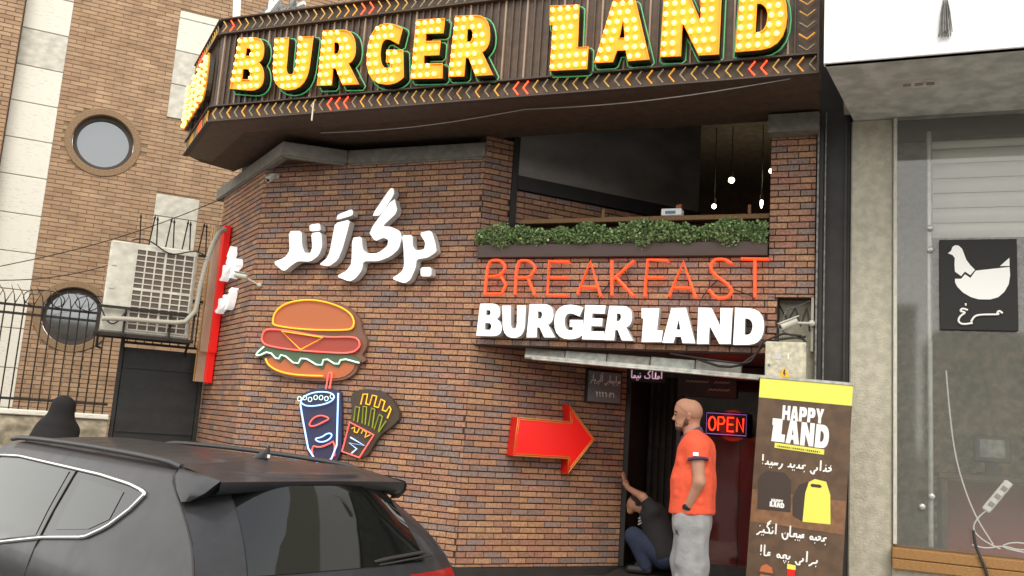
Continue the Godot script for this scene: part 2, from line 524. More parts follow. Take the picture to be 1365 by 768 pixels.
const WHITE := [["B",[-3.634,2.689,-3.388,2.692,-3.355,2.363,-3.632,2.364]],["U",[-3.372,2.671,-3.123,2.677,-3.115,2.355,-3.342,2.349]],["R",[-3.095,2.691,-2.824,2.694,-2.798,2.369,-3.093,2.361]],["G",[-2.824,2.691,-2.530,2.690,-2.525,2.358,-2.808,2.350]],["E",[-2.522,2.690,-2.298,2.687,-2.303,2.359,-2.525,2.358]],["R",[-2.285,2.685,-2.037,2.683,-2.029,2.359,-2.308,2.356]],["L",[-1.960,2.666,-1.739,2.669,-1.757,2.353,-1.945,2.348]],["A",[-1.750,2.669,-1.466,2.678,-1.449,2.350,-1.752,2.348]],["N",[-1.441,2.678,-1.125,2.678,-1.123,2.354,-1.434,2.345]],["D",[-1.116,2.683,-0.845,2.674,-0.849,2.355,-1.111,2.347]]]
const BREAK := [["B",[[-3.592,2.792,-3.583,3.138,-3.446,3.143,-3.381,3.075,-3.434,2.982,-3.570,2.973],[-3.434,2.976,-3.368,2.898,-3.406,2.799,-3.592,2.792]]],["R",[[-3.263,2.795,-3.266,3.136,-3.133,3.136,-3.056,3.066,-3.121,2.960,-3.263,2.960],[-3.136,2.954,-3.052,2.788]]],["E",[[-2.714,3.119,-2.923,3.129,-2.922,2.790,-2.722,2.783],[-2.924,2.963,-2.733,2.960]]],["A",[[-2.611,2.800,-2.498,3.124,-2.375,2.781],[-2.573,2.874,-2.412,2.869]]],["K",[[-2.284,3.131,-2.266,2.795],[-2.067,3.129,-2.268,2.942],[-2.234,2.969,-2.056,2.789]]],["F",[[-1.737,3.127,-1.934,3.137,-1.945,2.785],[-1.940,2.964,-1.774,2.962]]],["A2",[[-1.715,2.787,-1.594,3.114,-1.467,2.777],[-1.682,2.871,-1.508,2.866]]],["S",[[-1.153,3.098,-1.216,3.137,-1.303,3.138,-1.344,3.086,-1.324,3.009,-1.184,2.907,-1.133,2.843,-1.181,2.779,-1.279,2.771,-1.352,2.855]]],["T",[[-1.068,3.141,-0.830,3.135],[-0.946,3.136,-0.938,2.789]]]]
const PERSIAN := [[-4.366,3.428,-4.231,3.456,-4.173,3.325,-4.147,3.225,-4.245,3.164,-4.375,3.147,-4.378,3.053,-4.429,2.928,-4.495,2.891,-4.653,2.940,-4.535,3.015,-4.513,3.078,-4.541,3.279,-4.573,3.407,-4.447,3.409,-4.436,3.291,-4.390,3.240,-4.294,3.252,-4.288,3.326],[-4.318,3.060,-4.195,3.064,-4.186,2.966,-4.309,2.966],[-4.709,3.833,-4.649,3.664,-4.825,3.508,-4.724,3.506,-4.606,3.458,-4.571,3.381,-4.600,3.255,-4.692,3.180,-4.829,3.130,-5.016,3.131,-5.025,3.029,-5.097,2.939,-5.167,2.909,-5.335,2.965,-5.209,3.029,-5.159,3.106,-5.182,3.391,-5.066,3.402,-5.039,3.260,-4.967,3.213,-4.838,3.219,-4.737,3.294,-4.733,3.363,-4.798,3.385,-4.894,3.348,-4.984,3.452],[-4.767,3.931,-4.723,3.924,-4.711,3.859,-4.857,3.630,-4.967,3.628],[-5.418,3.558,-5.228,3.595,-5.256,3.444,-5.295,3.262,-5.341,3.146,-5.438,3.076,-5.572,3.095,-5.483,3.160,-5.450,3.238,-5.432,3.421],[-5.399,3.652,-5.226,3.711,-5.202,3.678,-5.209,3.639,-5.407,3.592],[-6.018,3.479,-5.846,3.481,-5.821,3.308,-5.775,3.228,-5.698,3.227,-5.681,3.293,-5.716,3.452,-5.589,3.463,-5.555,3.305,-5.588,3.200,-5.686,3.130,-5.856,3.136,-5.922,3.097,-6.028,3.017,-6.183,3.124,-6.032,3.177,-5.974,3.256],[-5.752,3.546,-5.615,3.562,-5.596,3.477,-5.736,3.471]]
const NEON := {"bun":[-6.137,2.459,-6.127,2.559,-6.036,2.646,-5.874,2.699,-5.627,2.716,-5.360,2.669,-5.159,2.588,-5.086,2.494,-5.093,2.411,-5.169,2.388,-5.553,2.379,-5.886,2.393,-6.119,2.422],
"patty":[-6.262,2.285,-6.237,2.357,-6.171,2.378,-5.882,2.365,-5.447,2.301,-5.067,2.322,-5.000,2.278,-4.986,2.210,-5.078,2.140,-5.428,2.142,-5.856,2.156,-6.163,2.189,-6.244,2.229],
"cheese":[-5.999,2.357,-5.724,2.160,-5.453,2.301],
"lettuce":[-6.213,2.179,-6.315,2.093,-6.278,2.072,-6.139,2.133,-6.007,2.031,-5.968,2.116,-5.751,1.984,-5.699,2.092,-5.441,1.977,-5.415,2.088,-5.236,2.004,-5.198,2.087,-4.974,2.044],
"leaf":[-6.323,2.099,-6.214,2.187,-5.853,2.136,-5.426,2.123,-5.076,2.118,-4.961,2.063,-5.019,2.029,-5.195,2.055,-5.234,1.985,-5.401,2.047,-5.432,1.958,-5.677,2.048,-5.739,1.966,-5.945,2.069,-5.997,2.009,-6.144,2.099,-6.276,2.060],
"bottom":[-6.178,2.047,-6.135,1.978,-5.992,1.914,-5.755,1.882,-5.414,1.888],
"bottombun":[-6.187,2.061,-6.125,1.951,-5.989,1.892,-5.752,1.857,-5.395,1.862,-5.175,1.880,-5.064,1.957,-5.032,2.055,-5.420,2.074,-5.849,2.100],
"burgerplate":[-6.309,2.255,-6.256,2.371,-6.159,2.416,-6.187,2.501,-6.085,2.631,-5.893,2.719,-5.663,2.741,-5.331,2.697,-5.129,2.603,-5.023,2.495,-5.007,2.400,-4.924,2.293,-4.929,2.199,-4.984,2.129,-4.901,2.079,-5.004,2.035,-5.025,1.940,-5.142,1.862,-5.391,1.830,-5.815,1.833,-6.091,1.896,-6.205,1.990,-6.231,2.059,-6.351,2.055,-6.330,2.155,-6.248,2.186],
"cup":[-5.654,1.594,-5.662,1.558,-5.455,0.968,-5.143,0.993,-5.201,1.717],
"cuprim":[-5.653,1.586,-5.577,1.555,-5.425,1.571,-5.287,1.613,-5.231,1.675,-5.299,1.720,-5.474,1.717,-5.614,1.669,-5.656,1.613,-5.653,1.586],
"cupplate":[-5.707,1.651,-5.598,1.725,-5.416,1.769,-5.239,1.750,-5.176,1.718,-5.096,0.957,-5.488,0.926],
"straw":[-5.357,1.750,-5.344,1.913,-5.324,1.933,-5.296,1.915,-5.313,1.757],
"lip":[-5.529,1.369,-5.489,1.433,-5.413,1.470,-5.333,1.464,-5.276,1.440,-5.357,1.401,-5.447,1.355,-5.510,1.348,-5.529,1.369],
"lens":[-5.447,1.221,-5.354,1.241,-5.296,1.285,-5.240,1.291,-5.229,1.255,-5.287,1.206,-5.379,1.186,-5.447,1.221],
"cupred":[-5.436,0.996,-5.470,1.148,-5.373,1.133,-5.267,1.173,-5.194,1.220,-5.171,1.017,-5.436,0.996],
"friesplate":[-5.034,1.739,-4.915,1.776,-4.685,1.769,-4.540,1.671,-4.435,1.509,-4.542,1.399,-4.668,1.313,-4.821,1.043,-5.102,1.095,-5.035,1.407,-5.014,1.554,-5.063,1.657],
"friesbox":[-5.021,1.421,-4.722,1.309,-4.868,1.066,-5.083,1.115,-5.021,1.421],
"friesy":[-4.912,1.612,-4.893,1.719,-4.841,1.722,-4.852,1.621,-4.805,1.613,-4.782,1.714,-4.730,1.706,-4.749,1.600,-4.697,1.590,-4.675,1.677,-4.628,1.659,-4.649,1.569,-4.603,1.556,-4.569,1.610,-4.548,1.580,-4.581,1.487],
"friesg1":[-4.979,1.437,-4.971,1.583,-4.924,1.580,-4.932,1.427],
"friesg2":[-4.876,1.417,-4.879,1.593,-4.839,1.590,-4.838,1.406],
"friesg3":[-4.797,1.396,-4.777,1.580,-4.740,1.569,-4.750,1.380],
"friesg4":[-4.725,1.366,-4.680,1.520,-4.642,1.502,-4.672,1.352],
"friesg5":[-4.671,1.339,-4.593,1.460],
"friesblue":[-4.997,1.265,-4.821,1.194,-5.006,1.207,-4.908,1.154,-4.964,1.105],
"friesw1":[-4.992,1.357,-4.957,1.373,-4.958,1.325,-4.920,1.317,-4.901,1.363],
"friesw2":[-4.871,1.313,-4.854,1.353,-4.812,1.330,-4.824,1.277,-4.767,1.306]}
const ARROW := [0.507,1.588,1.126,1.583,1.097,1.759,1.435,1.416,1.127,1.042,1.123,1.196,0.480,1.200]

const P1 := Vector3(-6.54, 0, 0)
const P2 := Vector3(-3.735, 0, 0)
const P3 := Vector3(-2.46, 0, -1.412)
const LDIR := Vector3(-.8086, 0, -.5884)
var ADIR := (P3 - P2).normalized()
var cam: Camera3D
var bricks := []
const EX := Vector3.RIGHT
const EY := Vector3.UP

func _ready() -> void:
	rng.seed = 71
	# ---- camera, sky, sun, exposure
	cam = Camera3D.new()
	cam.name = "camera"
	add_child(cam)
	var pitch := deg_to_rad(8.8)
	var roll := deg_to_rad(3.9)
	var yaw := deg_to_rad(22.1)
	var F := Vector3(-sin(yaw) * cos(pitch), sin(pitch), -cos(yaw) * cos(pitch))
	var R0 := Vector3(cos(yaw), 0, -sin(yaw))
	var U0 := R0.cross(F)
	var R := R0 * cos(roll) + U0 * sin(roll)
	var U := U0 * cos(roll) - R0 * sin(roll)
	cam.transform = Transform3D(Basis(R, U, -F), Vector3(0, 1.5, 8.2))
	cam.fov = 36.0
	cam.far = 300.0
	cam.current = true
	var we := WorldEnvironment.new()
	we.name = "daylight"
	var env := Environment.new()
	env.background_mode = Environment.BG_SKY
	var sky := Sky.new()
	var sm := ProceduralSkyMaterial.new()
	sm.sky_top_color = Color(.72, .74, .77)
	sm.sky_horizon_color = Color(1.0, .99, .96)
	sm.sky_curve = 0.7
	sm.ground_horizon_color = Color(.40, .39, .38)
	sm.ground_bottom_color = Color(.28, .27, .26)
	sky.sky_material = sm
	env.sky = sky
	env.background_energy_multiplier = 1.0
	env.tonemap_mode = Environment.TONE_MAPPER_LINEAR
	env.tonemap_exposure = 2.75
	env.sdfgi_enabled = true
	env.ssao_enabled = true
	env.ssil_enabled = true
	we.environment = env
	add_child(we)
	var sun := DirectionalLight3D.new()
	sun.name = "overcast_sun"
	sun.light_energy = 0.3
	sun.light_angular_distance = 30.0
	sun.light_color = Color(1, .97, .92)
	sun.shadow_enabled = true
	add_child(sun)
	sun.look_at_from_position(Vector3(2, 11, 9), Vector3(-2, 0, 0))
	materials()
	ground()
	restaurant()
	tan_building()
	across_street()
	right_shop()
	big_sign()
	wall_signs()
	gate_and_fence()
	upstairs()
	doorway()
	pillar_gear()
	banner()
	car()
	people()

func materials() -> void:
	T["fine"] = noise_tex(3, .06, .72, 1.0, 5)
	T["blotch"] = noise_tex(9, .012, .6, 1.0, 5)
	T["soft"] = noise_tex(5, .01, .85, 1.0, 4)
	T["rust"] = noise_tex(12, .02, .45, 1.0, 5, 512, .25)
	T["mottle"] = noise_tex(41, .022, .78, 1.0, 3, 512, .15)
	var pit := Image.create(512, 512, false, Image.FORMAT_RGB8)
	pit.fill(Color(1, 1, 1))
	var pr := RandomNumberGenerator.new()
	pr.seed = 5
	for k in 620:      # pits and cracks of travertine, lying in level rows
		var row := pr.randi() % 512
		var px := pr.randi() % 500
		var g := pr.randf_range(.5, .86)
		for j in pr.randi_range(2, 12):
			pit.set_pixel((px + j) % 512, clampi(row + pr.randi_range(-1, 1), 0, 511), Color(g, g * .98, g * .94))
	pit.generate_mipmaps()
	T["dust"] = noise_tex(51, .008, .75, 1.0, 5)
	T["pits"] = ImageTexture.create_from_image(pit)
	T["cloth"] = noise_tex(31, .02, .9, 1.0, 5)
	T["stain"] = noise_tex(21, .02, .84, 1.0, 5)
	var f := FastNoiseLite.new()
	f.seed = 4; f.frequency = .09; f.fractal_octaves = 4
	var im := f.get_seamless_image(512, 512)
	im.convert(Image.FORMAT_RGBA8)
	im.bump_map_to_normal_map(4.0)
	T["bump"] = ImageTexture.create_from_image(im)
	mat("mortar", rgb(86, 64, 55), .95, {"tex": "fine", "scale": 1.5})
	mat("brick_mix", Color(1, 1, 1), .82, {"vc": true, "tex": "mottle", "scale": 3.0, "bump": "bump", "bumps": .5})
	mat("tan_mix", Color(1, 1, 1), .9, {"vc": true, "tex": "soft", "scale": .6})
	mat("tan_mortar", rgb(156, 132, 104), .95, {"tex": "fine", "scale": 1})
	mat("concrete", rgb(188, 183, 166), .9, {"tex": "cloth", "scale": .9, "bump": "bump", "bumps": .4})
	mat("travertine", rgb(222, 219, 208), .75, {"tex": "pits", "scale": .45})
	mat("travertine_b", rgb(216, 212, 200), .8, {"tex": "stain", "scale": .6})
	mat("tan_rim", rgb(160, 132, 102), .9, {"tex": "fine", "scale": 1.5})
	mat("white", rgb(240, 240, 238), .5)
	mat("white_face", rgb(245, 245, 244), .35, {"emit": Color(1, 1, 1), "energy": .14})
	mat("letter_side", rgb(196, 196, 196), .5)
	mat("fascia", rgb(248, 248, 248), .45)
	mat("black", rgb(46, 43, 41), .6, {"tex": "soft", "scale": 1})
	mat("black_gloss", rgb(22, 22, 24), .15)
	mat("dark_brown", rgb(82, 64, 51), .7, {"tex": "soft", "scale": 1.3})
	mat("slat", rgb(84, 68, 56), .5, {"tex": "soft", "scale": 2})
	mat("grey_band", rgb(128, 124, 116), .7, {"tex": "soft", "scale": 1.5})
	mat("grey_panel", rgb(158, 152, 148), .8, {"tex": "soft", "scale": .5})
	mat("steel", rgb(206, 206, 202), .35, {"metal": .5, "tex": "soft", "scale": 2})
	mat("dull_steel", rgb(150, 150, 146), .5, {"metal": .3, "tex": "blotch", "scale": 2})
	mat("iron", rgb(48, 42, 38), .7, {"tex": "rust", "scale": 3})
	mat("gate_black", rgb(38, 37, 36), .5, {"tex": "blotch", "scale": .9})
	mat("ac_white", rgb(214, 212, 200), .5, {"tex": "soft", "scale": 1.2})
	mat("ac_grey", rgb(96, 84, 76), .7)
	mat("duct", rgb(176, 172, 160), .7)
	mat("red", rgb(220, 26, 20), .4)
	mat("red_glow", rgb(214, 24, 18), .35, {"emit": Color(1, .05, .03), "energy": .1})
	mat("gold", rgb(206, 160, 80), .35, {"metal": .5})
	mat("letter_black", rgb(40, 34, 26), .5)
	mat("letter_yellow", rgb(244, 156, 10), .4)
	mat("bulb", rgb(255, 240, 190), .3, {"emit": Color(1, .76, .34), "energy": 1.15})
	mat("chev_gold", rgb(206, 164, 78), .4)
	mat("chev_grey", rgb(150, 134, 104), .4)
	mat("chev_lit", rgb(250, 110, 60), .4, {"emit": Color(1, .22, .08), "energy": .8})
	mat("chev_warm", rgb(206, 158, 54), .4, {"emit": Color(1, .6, .12), "energy": .12})
	mat("neon_green", rgb(96, 176, 128), .3, {"emit": Color(.15, .8, .4), "energy": .06})
	mat("neon_white", rgb(225, 240, 232), .3, {"emit": Color(.8, 1, .9), "energy": .3})
	mat("neon_yellow", rgb(240, 190, 50), .3, {"emit": Color(1, .65, .08), "energy": .3})
	mat("neon_pink", rgb(250, 120, 110), .3, {"emit": Color(1, .3, .25), "energy": .3})
	mat("neon_blue", rgb(190, 215, 250), .3, {"emit": Color(.55, .75, 1), "energy": .5})
	mat("neon_orange", rgb(240, 92, 40), .35, {"emit": Color(1, .2, .05), "energy": .3})
	mat("neon_red", rgb(255, 110, 70), .3, {"emit": Color(1, .16, .06), "energy": 1.2})
	mat("neon_olive", rgb(140, 150, 40), .3, {"emit": Color(.5, .55, .05), "energy": .12})
	mat("plate_orange", rgb(184, 104, 62), .5)
	mat("plate_red", rgb(160, 70, 56), .5)
	mat("plate_green", rgb(74, 96, 70), .5)
	mat("plate_back", rgb(118, 86, 70), .5)
	mat("plate_navy", rgb(54, 56, 84), .4)
	mat("plate_dark", rgb(72, 60, 50), .45)
	mat("planter", rgb(74, 58, 54), .6)
	mat("wood", rgb(150, 112, 74), .7, {"tex": "fine", "scale3": Vector3(1, 8, 8)})
	mat("sill_wood", rgb(168, 124, 72), .6, {"tex": "fine", "scale3": Vector3(1, 8, 8)})
	mat("leaf", Color(1, 1, 1), .55, {"vc": true, "two": true, "back": Color(.1, .2, .05)})
	mat("glass", rgb(160, 163, 157), .04, {"alpha": .16})
	mat("glass_dark", rgb(24, 22, 22), .05, {"alpha": .22})
	mat("mirror_pane", rgb(120, 123, 126), .05, {"metal": .8})
	mat("pane_dark", rgb(26, 26, 26), .12)
	mat("frame_dark", rgb(66, 56, 50), .6)
	mat("asphalt", rgb(104, 103, 102), .95, {"tex": "fine", "scale": 1.1})
	mat("paving", rgb(190, 184, 174), .9, {"tex": "blotch", "scale": .7})
	mat("kerb", rgb(150, 148, 142), .9, {"tex": "fine", "scale": 1})
	mat("stone_wall", rgb(196, 184, 160), .9, {"tex": "blotch", "scale": 1})
	mat("soffit_grey", rgb(208, 210, 204), .6, {"tex": "soft", "scale": .8})
	mat("sign_black", rgb(30, 29, 29), .7)
	mat("back_wall", rgb(196, 174, 144), .9, {"tex": "blotch", "scale": 1.2})
	mat("blind_a", rgb(226, 226, 214), .9)
	mat("blind_b", rgb(170, 172, 160), .9)
	mat("print_white", rgb(238, 238, 236), .6)
	mat("print_pinkwhite", rgb(240, 222, 232), .5, {"emit": Color(1, .8, .9), "energy": .12})
	mat("print_grey", rgb(150, 146, 144), .6)
	mat("slat_light", rgb(150, 132, 116), .45)
	mat("slate", rgb(118, 130, 132), .4)
	mat("acrylic", rgb(206, 186, 160), .2, {"alpha": .55})
	mat("neon_blue_print", rgb(96, 130, 170), .6)
	mat("dark_red", rgb(150, 34, 30), .5)
	mat("paper", rgb(196, 196, 176), .8)
	mat("neon_violet", rgb(150, 140, 220), .3, {"emit": Color(.35, .3, .9), "energy": .1})
	mat("rail", rgb(226, 228, 220), .45, {"tex": "soft", "scale": 2})
	mat("rail_b", rgb(196, 192, 184), .5, {"tex": "soft", "scale": 2})
	mat("box_beige", rgb(210, 205, 182), .5, {"tex": "soft", "scale": 3})
	mat("warn", rgb(238, 186, 24), .5)
	mat("banner_brown", rgb(98, 76, 58), .5, {"tex": "soft", "scale": 1.2})
	mat("banner_yellow", rgb(228, 222, 96), .5)
	mat("banner_table", rgb(136, 98, 68), .5, {"tex": "soft", "scale": 2})
	mat("banner_dark", rgb(64, 52, 46), .5)
	mat("car_paint", rgb(50, 50, 53), .42, {"rtex": "dust", "spec": .3, "coat": .22, "coatr": .1, "tex": "cloth", "scale": 1.0})
	mat("car_glass", rgb(16, 18, 17), .03)
	mat("car_side_glass", rgb(42, 47, 46), .05)
	mat("car_trim", rgb(46, 46, 48), .45)
	mat("chrome", rgb(214, 214, 214), .15, {"metal": .9})
	mat("tail_red", rgb(150, 18, 16), .15)
	mat("tyre", rgb(32, 32, 33), .9)
	mat("skin", rgb(166, 120, 97), .55)
	mat("beard", rgb(46, 36, 32), .85)
	mat("scalp", rgb(157, 114, 92), .65)
	mat("stubble", rgb(80, 58, 47), .9)
	mat("eye", rgb(40, 30, 26), .2)
	mat("orange_cloth", rgb(230, 88, 56), .85, {"tex": "cloth", "scale": 1.2, "bump": "bump", "bumps": .35})
	mat("navy_cloth", rgb(74, 52, 78), .9)
	mat("grey_cloth", rgb(148, 148, 151), .9, {"tex": "cloth", "scale": .5, "bump": "bump", "bumps": .2})
	mat("dark_cloth", rgb(30, 29, 31), .9)
	mat("jeans", rgb(40, 49, 72), .9, {"tex": "soft", "scale": 6})
	mat("chador", rgb(24, 22, 24), .9)
	mat("lamp", rgb(255, 245, 225), .3, {"emit": Color(1, .9, .75), "energy": 6.0})

func ground() -> void:
	var b := MB.new()
	b.quad(Vector3(-150, -.32, 150), Vector3(150, -.32, 150), Vector3(150, -.32, -150), Vector3(-150, -.32, -150))
	setting("ground", b, M.asphalt)
	b = MB.new()
	b.quad(Vector3(-60, -.296, 30), Vector3(60, -.296, 30), Vector3(60, -.15, 2.9), Vector3(-60, -.15, 2.9))
	setting("road", b, M.asphalt)
	b = MB.new()
	b.box(Vector3(0, -.16, -18.7), Vector3(100, .32, 42.8))
	setting("pavement", b, M.paving)
	b = MB.new()
	b.cbox(Vector3(0, -.15, 2.8), Vector3(100, .304, .18), .02)
	setting("kerb", b, M.kerb)

# ---------------------------------------------------------------- brickwork
const COURSE := .0602
const PITCH := .1935
var PALETTE := [rgb(178, 138, 114), rgb(190, 150, 118), rgb(170, 131, 111), rgb(153, 132, 125), rgb(160, 128, 115), rgb(175, 131, 112), rgb(184, 142, 112), rgb(146, 128, 122)]
var WEIGHT := [0, 0, 0, 1, 1, 2, 2, 3, 3, 4, 5, 5, 6, 6, 7]
# a wall of bricks over a dark joint bed: a rectangle s0..s1, y0..y1 on the plane o + dir*s, facing nrm
func brick_wall(p: Node3D, called: String, o: Vector3, dir: Vector3, nrm: Vector3, s0: float, s1: float, y0: float, y1: float, thick := .2) -> Node3D:
	var bed := MB.new()
	var bs := Basis(dir, EY, dir.cross(EY))
	var mid := o + dir * (s0 + s1) * .5 + EY * (y0 + y1) * .5
	bed.box(mid - nrm * (thick * .5 + .013), Vector3(s1 - s0, y1 - y0, thick), bs)
	var w := part(p, called, bed, M.mortar)
	var c0 := int(floor(y0 / COURSE))
	for c in range(c0, int(ceil(y1 / COURSE))):
		var ya := maxf(c * COURSE + .0062, y0 + .002)
		var yb := minf((c + 1) * COURSE - .0062, y1 - .002)
		if yb - ya < .015: continue
		var shift := (.5 if c % 2 else 0.0) + .08 * sin(c * 12.9)
		var x: float = (floor(s0 / PITCH - shift) + shift) * PITCH
		while x < s1:
			var a := maxf(x + .0045, s0 + .001)
			var e := minf(x + PITCH - .0045, s1 - .001)
			if e - a > .02:
				var d := rng.randf_range(-.0015, .0022)
				var at := o + dir * (a + e) * .5 + EY * (ya + yb + rng.randf_range(-.0016, .0016)) * .5 + nrm * (d - .0105)
				var tilt := Basis(bs.z, rng.randf_range(-.006, .006)) * bs
				bricks.append([w, Transform3D(tilt * Basis.from_scale(Vector3(e - a, yb - ya, .022)), at), WEIGHT[rng.randi() % WEIGHT.size()], absf(bs.z.dot(nrm)), rng.randf()])
			x += PITCH
	return w
func lay_bricks() -> void:
	var unit := MB.new()
	unit.cbox(Vector3.ZERO, Vector3.ONE, .035)
	# thinner chamfer along the length: rebuild with real proportions
	var um := unit.mesh()
	var ms := []
	for k in PALETTE.size():
		ms.append(mat("brick_%d" % k, PALETTE[k], .82, {"tex": "mottle", "scale": 3.0, "bump": "bump", "bumps": .5}))
	var inv := cam.transform.affine_inverse()
	for b in bricks:
		var xf: Transform3D = b[1]
		var q := inv * xf.origin
		var fx := q.x / -q.z * 1.539
		var fy := q.y / -q.z * 1.539
		var sx := (inv * (xf * Vector3(.5, 0, 0))) - (inv * (xf * Vector3(-.5, 0, 0)))
		var sy := (inv * (xf * Vector3(0, .5, 0))) - (inv * (xf * Vector3(0, -.5, 0)))
		var ar := absf(sx.cross(sy).dot(q.normalized())) / (q.z * q.z)
		b.append(ar if absf(fx) < .88 and absf(fy) < .5 and q.z < 0 else 0.0)
		b.append(Vector2(fx, fy))
	bricks.sort_custom(func(a, b): return a[5] > b[5])
	var rest := {}
	for i in bricks.size():
		var b = bricks[i]
		if i < 300:
			var o := sub(b[0], "brick", um, b[1], ms[b[2]])
			o.name = "brick"
		else:
			if not rest.has(b[0]): rest[b[0]] = MB.new()
			var r: MB = rest[b[0]]
			var c: Color = PALETTE[b[2]].srgb_to_linear() * lerpf(.86, 1.12, b[4])
			c.a = 1
			r.col = c
			var xf: Transform3D = b[1]
			var g := MB.new()
			g.cbox(Vector3.ZERO, Vector3(xf.basis.x.length(), xf.basis.y.length(), xf.basis.z.length()), .0022)
			var bb := xf.basis.orthonormalized()
			for k in g.v.size():
				r.v.append(xf.origin + bb * g.v[k]); r.n.append(bb * g.n[k]); r.c.append(c)
	for w in rest:
		var o := part(w, "brickwork", rest[w], M.brick_mix)
		o.set_meta("kind", "stuff")

func restaurant() -> void:
	var t := thing("restaurant_building", "brown brick burger restaurant with angled corner and open upper floor", "building", Vector3(-3.7, 0, -1))
	var out := Vector3(-ADIR.z, 0, ADIR.x)
	if out.z < 0: out = -out
	var ln := Vector3(-.5884, 0, .8086)
	brick_wall(t, "corner_wall", Vector3.ZERO, EX, Vector3.BACK, -6.54, -3.735, .09, 4.4)
	brick_wall(t, "lintel_wall", Vector3.ZERO, EX, Vector3.BACK, -3.735, -.832, 2.284, 3.172)
	brick_wall(t, "brick_pier", Vector3.ZERO, EX, Vector3.BACK, -.832, -.435, 2.8, 4.3, .25)
	brick_wall(t, "brick_pier", Vector3.ZERO, EX, Vector3.BACK, -.832, -.75, 2.284, 2.8, .25)
	brick_wall(t, "entrance_wall", P2, ADIR, out, 0.004, 1.903, .09, 2.284, .15)
	brick_wall(t, "reveal_wall", P2, ADIR, out, 0.004, .325, 3.172, 4.5, .15)
	brick_wall(t, "terrace_wall", P2, ADIR, out, .40, 2.75, 3.1, 3.98, .1)
	brick_wall(t, "side_wall", P1, LDIR, ln, 0.002, 1.80, .09, 4.30)
	lay_bricks()
	# plinth and floor slabs
	var b := MB.new()
	b.extrude(PackedVector2Array([Vector2(-8.02, 1.06), Vector2(-6.55, -.035), Vector2(-3.70, -.035), Vector2(-2.43, 1.38), Vector2(-2.43, 6.0), Vector2(-8.02, 6.0)]), [], Vector3(0, .088, 0), EX, Vector3.FORWARD, .088)
	part(t, "plinth", b, M.black)
	b = MB.new()
	b.box(Vector3(-1.44, .045, -3.15), Vector3(1.96, .09, 5.3))
	part(t, "entrance_floor", b, M.black)
	# soffit under the sign, lintel underside, upper slabs
	b = MB.new()
	b.extrude(PackedVector2Array([Vector2(-7.75, .02), Vector2(-6.55, -.93), Vector2(-.40, -.93), Vector2(-.40, .1), Vector2(-3.6, .1), Vector2(-3.6, .6), Vector2(-6.6, .2), Vector2(-7.62, .74), Vector2(-7.77, .3)]), [], Vector3(0, 4.56, 0), EX, Vector3.FORWARD, .06)
	part(t, "soffit", b, M.dark_brown)
	b = MB.new()
	b.box(Vector3(-2.28, 2.32, -.77), Vector3(2.9, .068, 1.5))
	b.box(Vector3(-2.28, 3.08, -2.9), Vector3(2.9, .1, 5.4))
	part(t, "floor_slab", b, M.black)
	b = MB.new()
	b.extrude(PackedVector2Array([Vector2(-7.5, 1.0), Vector2(-6.5, -.05), Vector2(-.44, -.05), Vector2(-.44, 6), Vector2(-7.5, 6)]), [], Vector3(0, 5.62, 0), EX, Vector3.FORWARD, .12)
	part(t, "roof", b, M.grey_band)
	b = MB.new()      # wall above the soffit, hidden behind the sign
	b.box(Vector3(-3.5, 5.03, -.1), Vector3(6.1, .92, .16))
	b.box(Vector3(-7.02, 5.0, -.5), Vector3(1.1, 1.1, .16), Basis(EY, -.6293))
	part(t, "upper_wall", b, M.dark_brown)
	b = MB.new()      # closing walls round the rooms
	b.box(Vector3(-4.2, 2.78, -6.05), Vector3(7.4, 5.5, .1))
	b.box(Vector3(-7.9, 2.2, -3.6), Vector3(.12, 4.3, 4.9))
	b.box(Vector3(-.46, 2.8, -3.3), Vector3(.1, 5.5, 5.6))
	b.box(Vector3(-2.51, 1.15, -3.75), Vector3(.1, 2.2, 4.6))
	part(t, "inner_wall", b, M.dark_brown)
	# grey band cornice that runs forward past the corner
	var pts := [Vector3(-8.25, 0, -1.19), Vector3(-5.97, 0, .47), Vector3(-5.40, 0, .04), Vector3(-3.725, 0, .04)]
	for i in 3:
		var a: Vector3 = pts[i]
		var e: Vector3 = pts[i + 1]
		var dd := (e - a).normalized()
		var nn := Vector3(-dd.z, 0, dd.x)
		if nn.z < 0: nn = -nn
		var bs := Basis(dd, EY, dd.cross(EY))
		b = MB.new()
		b.cbox((a + e) * .5 + EY * (4.335 + i * .002) - nn * .06, Vector3((e - a).length(), .155, .12), .008, bs)
		b.box((a + e) * .5 + EY * 4.258 - nn * .05, Vector3((e - a).length() - .06, .03, .06), bs)
		part(t, "cornice", b, M.grey_band)
	b = MB.new()
	b.extrude(PackedVector2Array([Vector2(-6.54, .02), Vector2(-6.0, -.36), Vector2(-5.5, -.02), Vector2(-5.5, .02)]), [], Vector3(0, 4.33, 0), EX, Vector3.FORWARD, .03)
	part(t, "cornice_underside", b, M.dark_brown)
	b = MB.new()
	b.box(Vector3(-.63, 4.385, .02), Vector3(.44, .17, .28))
	part(t, "pier_cap", b, M.grey_band)
	# dark posts
	b = MB.new()
	b.box(P2 + ADIR * .362 + EY * 3.86 - out * .06, Vector3(.07, 1.4, .14), Basis(ADIR, EY, ADIR.cross(EY)))
	part(t, "terrace_post", b, M.black)
	b = MB.new()
	var wb := Basis(ADIR, EY, ADIR.cross(EY))
	b.box(P2 + ADIR * 1.6 + EY * 4.06 - out * .04, Vector3(2.42, .15, .13), wb)
	part(t, "terrace_rail_band", b, M.black)
	b = MB.new()
	b.box(P2 + ADIR * 1.6 + EY * 4.81 - out * .08, Vector3(2.44, 1.36, .1), wb)
	part(t, "terrace_panel", b, M.grey_panel)
	b = MB.new()
	b.cbox(Vector3(-.284, 2.83, -.23), Vector3(.288, 5.64, .44), .01)
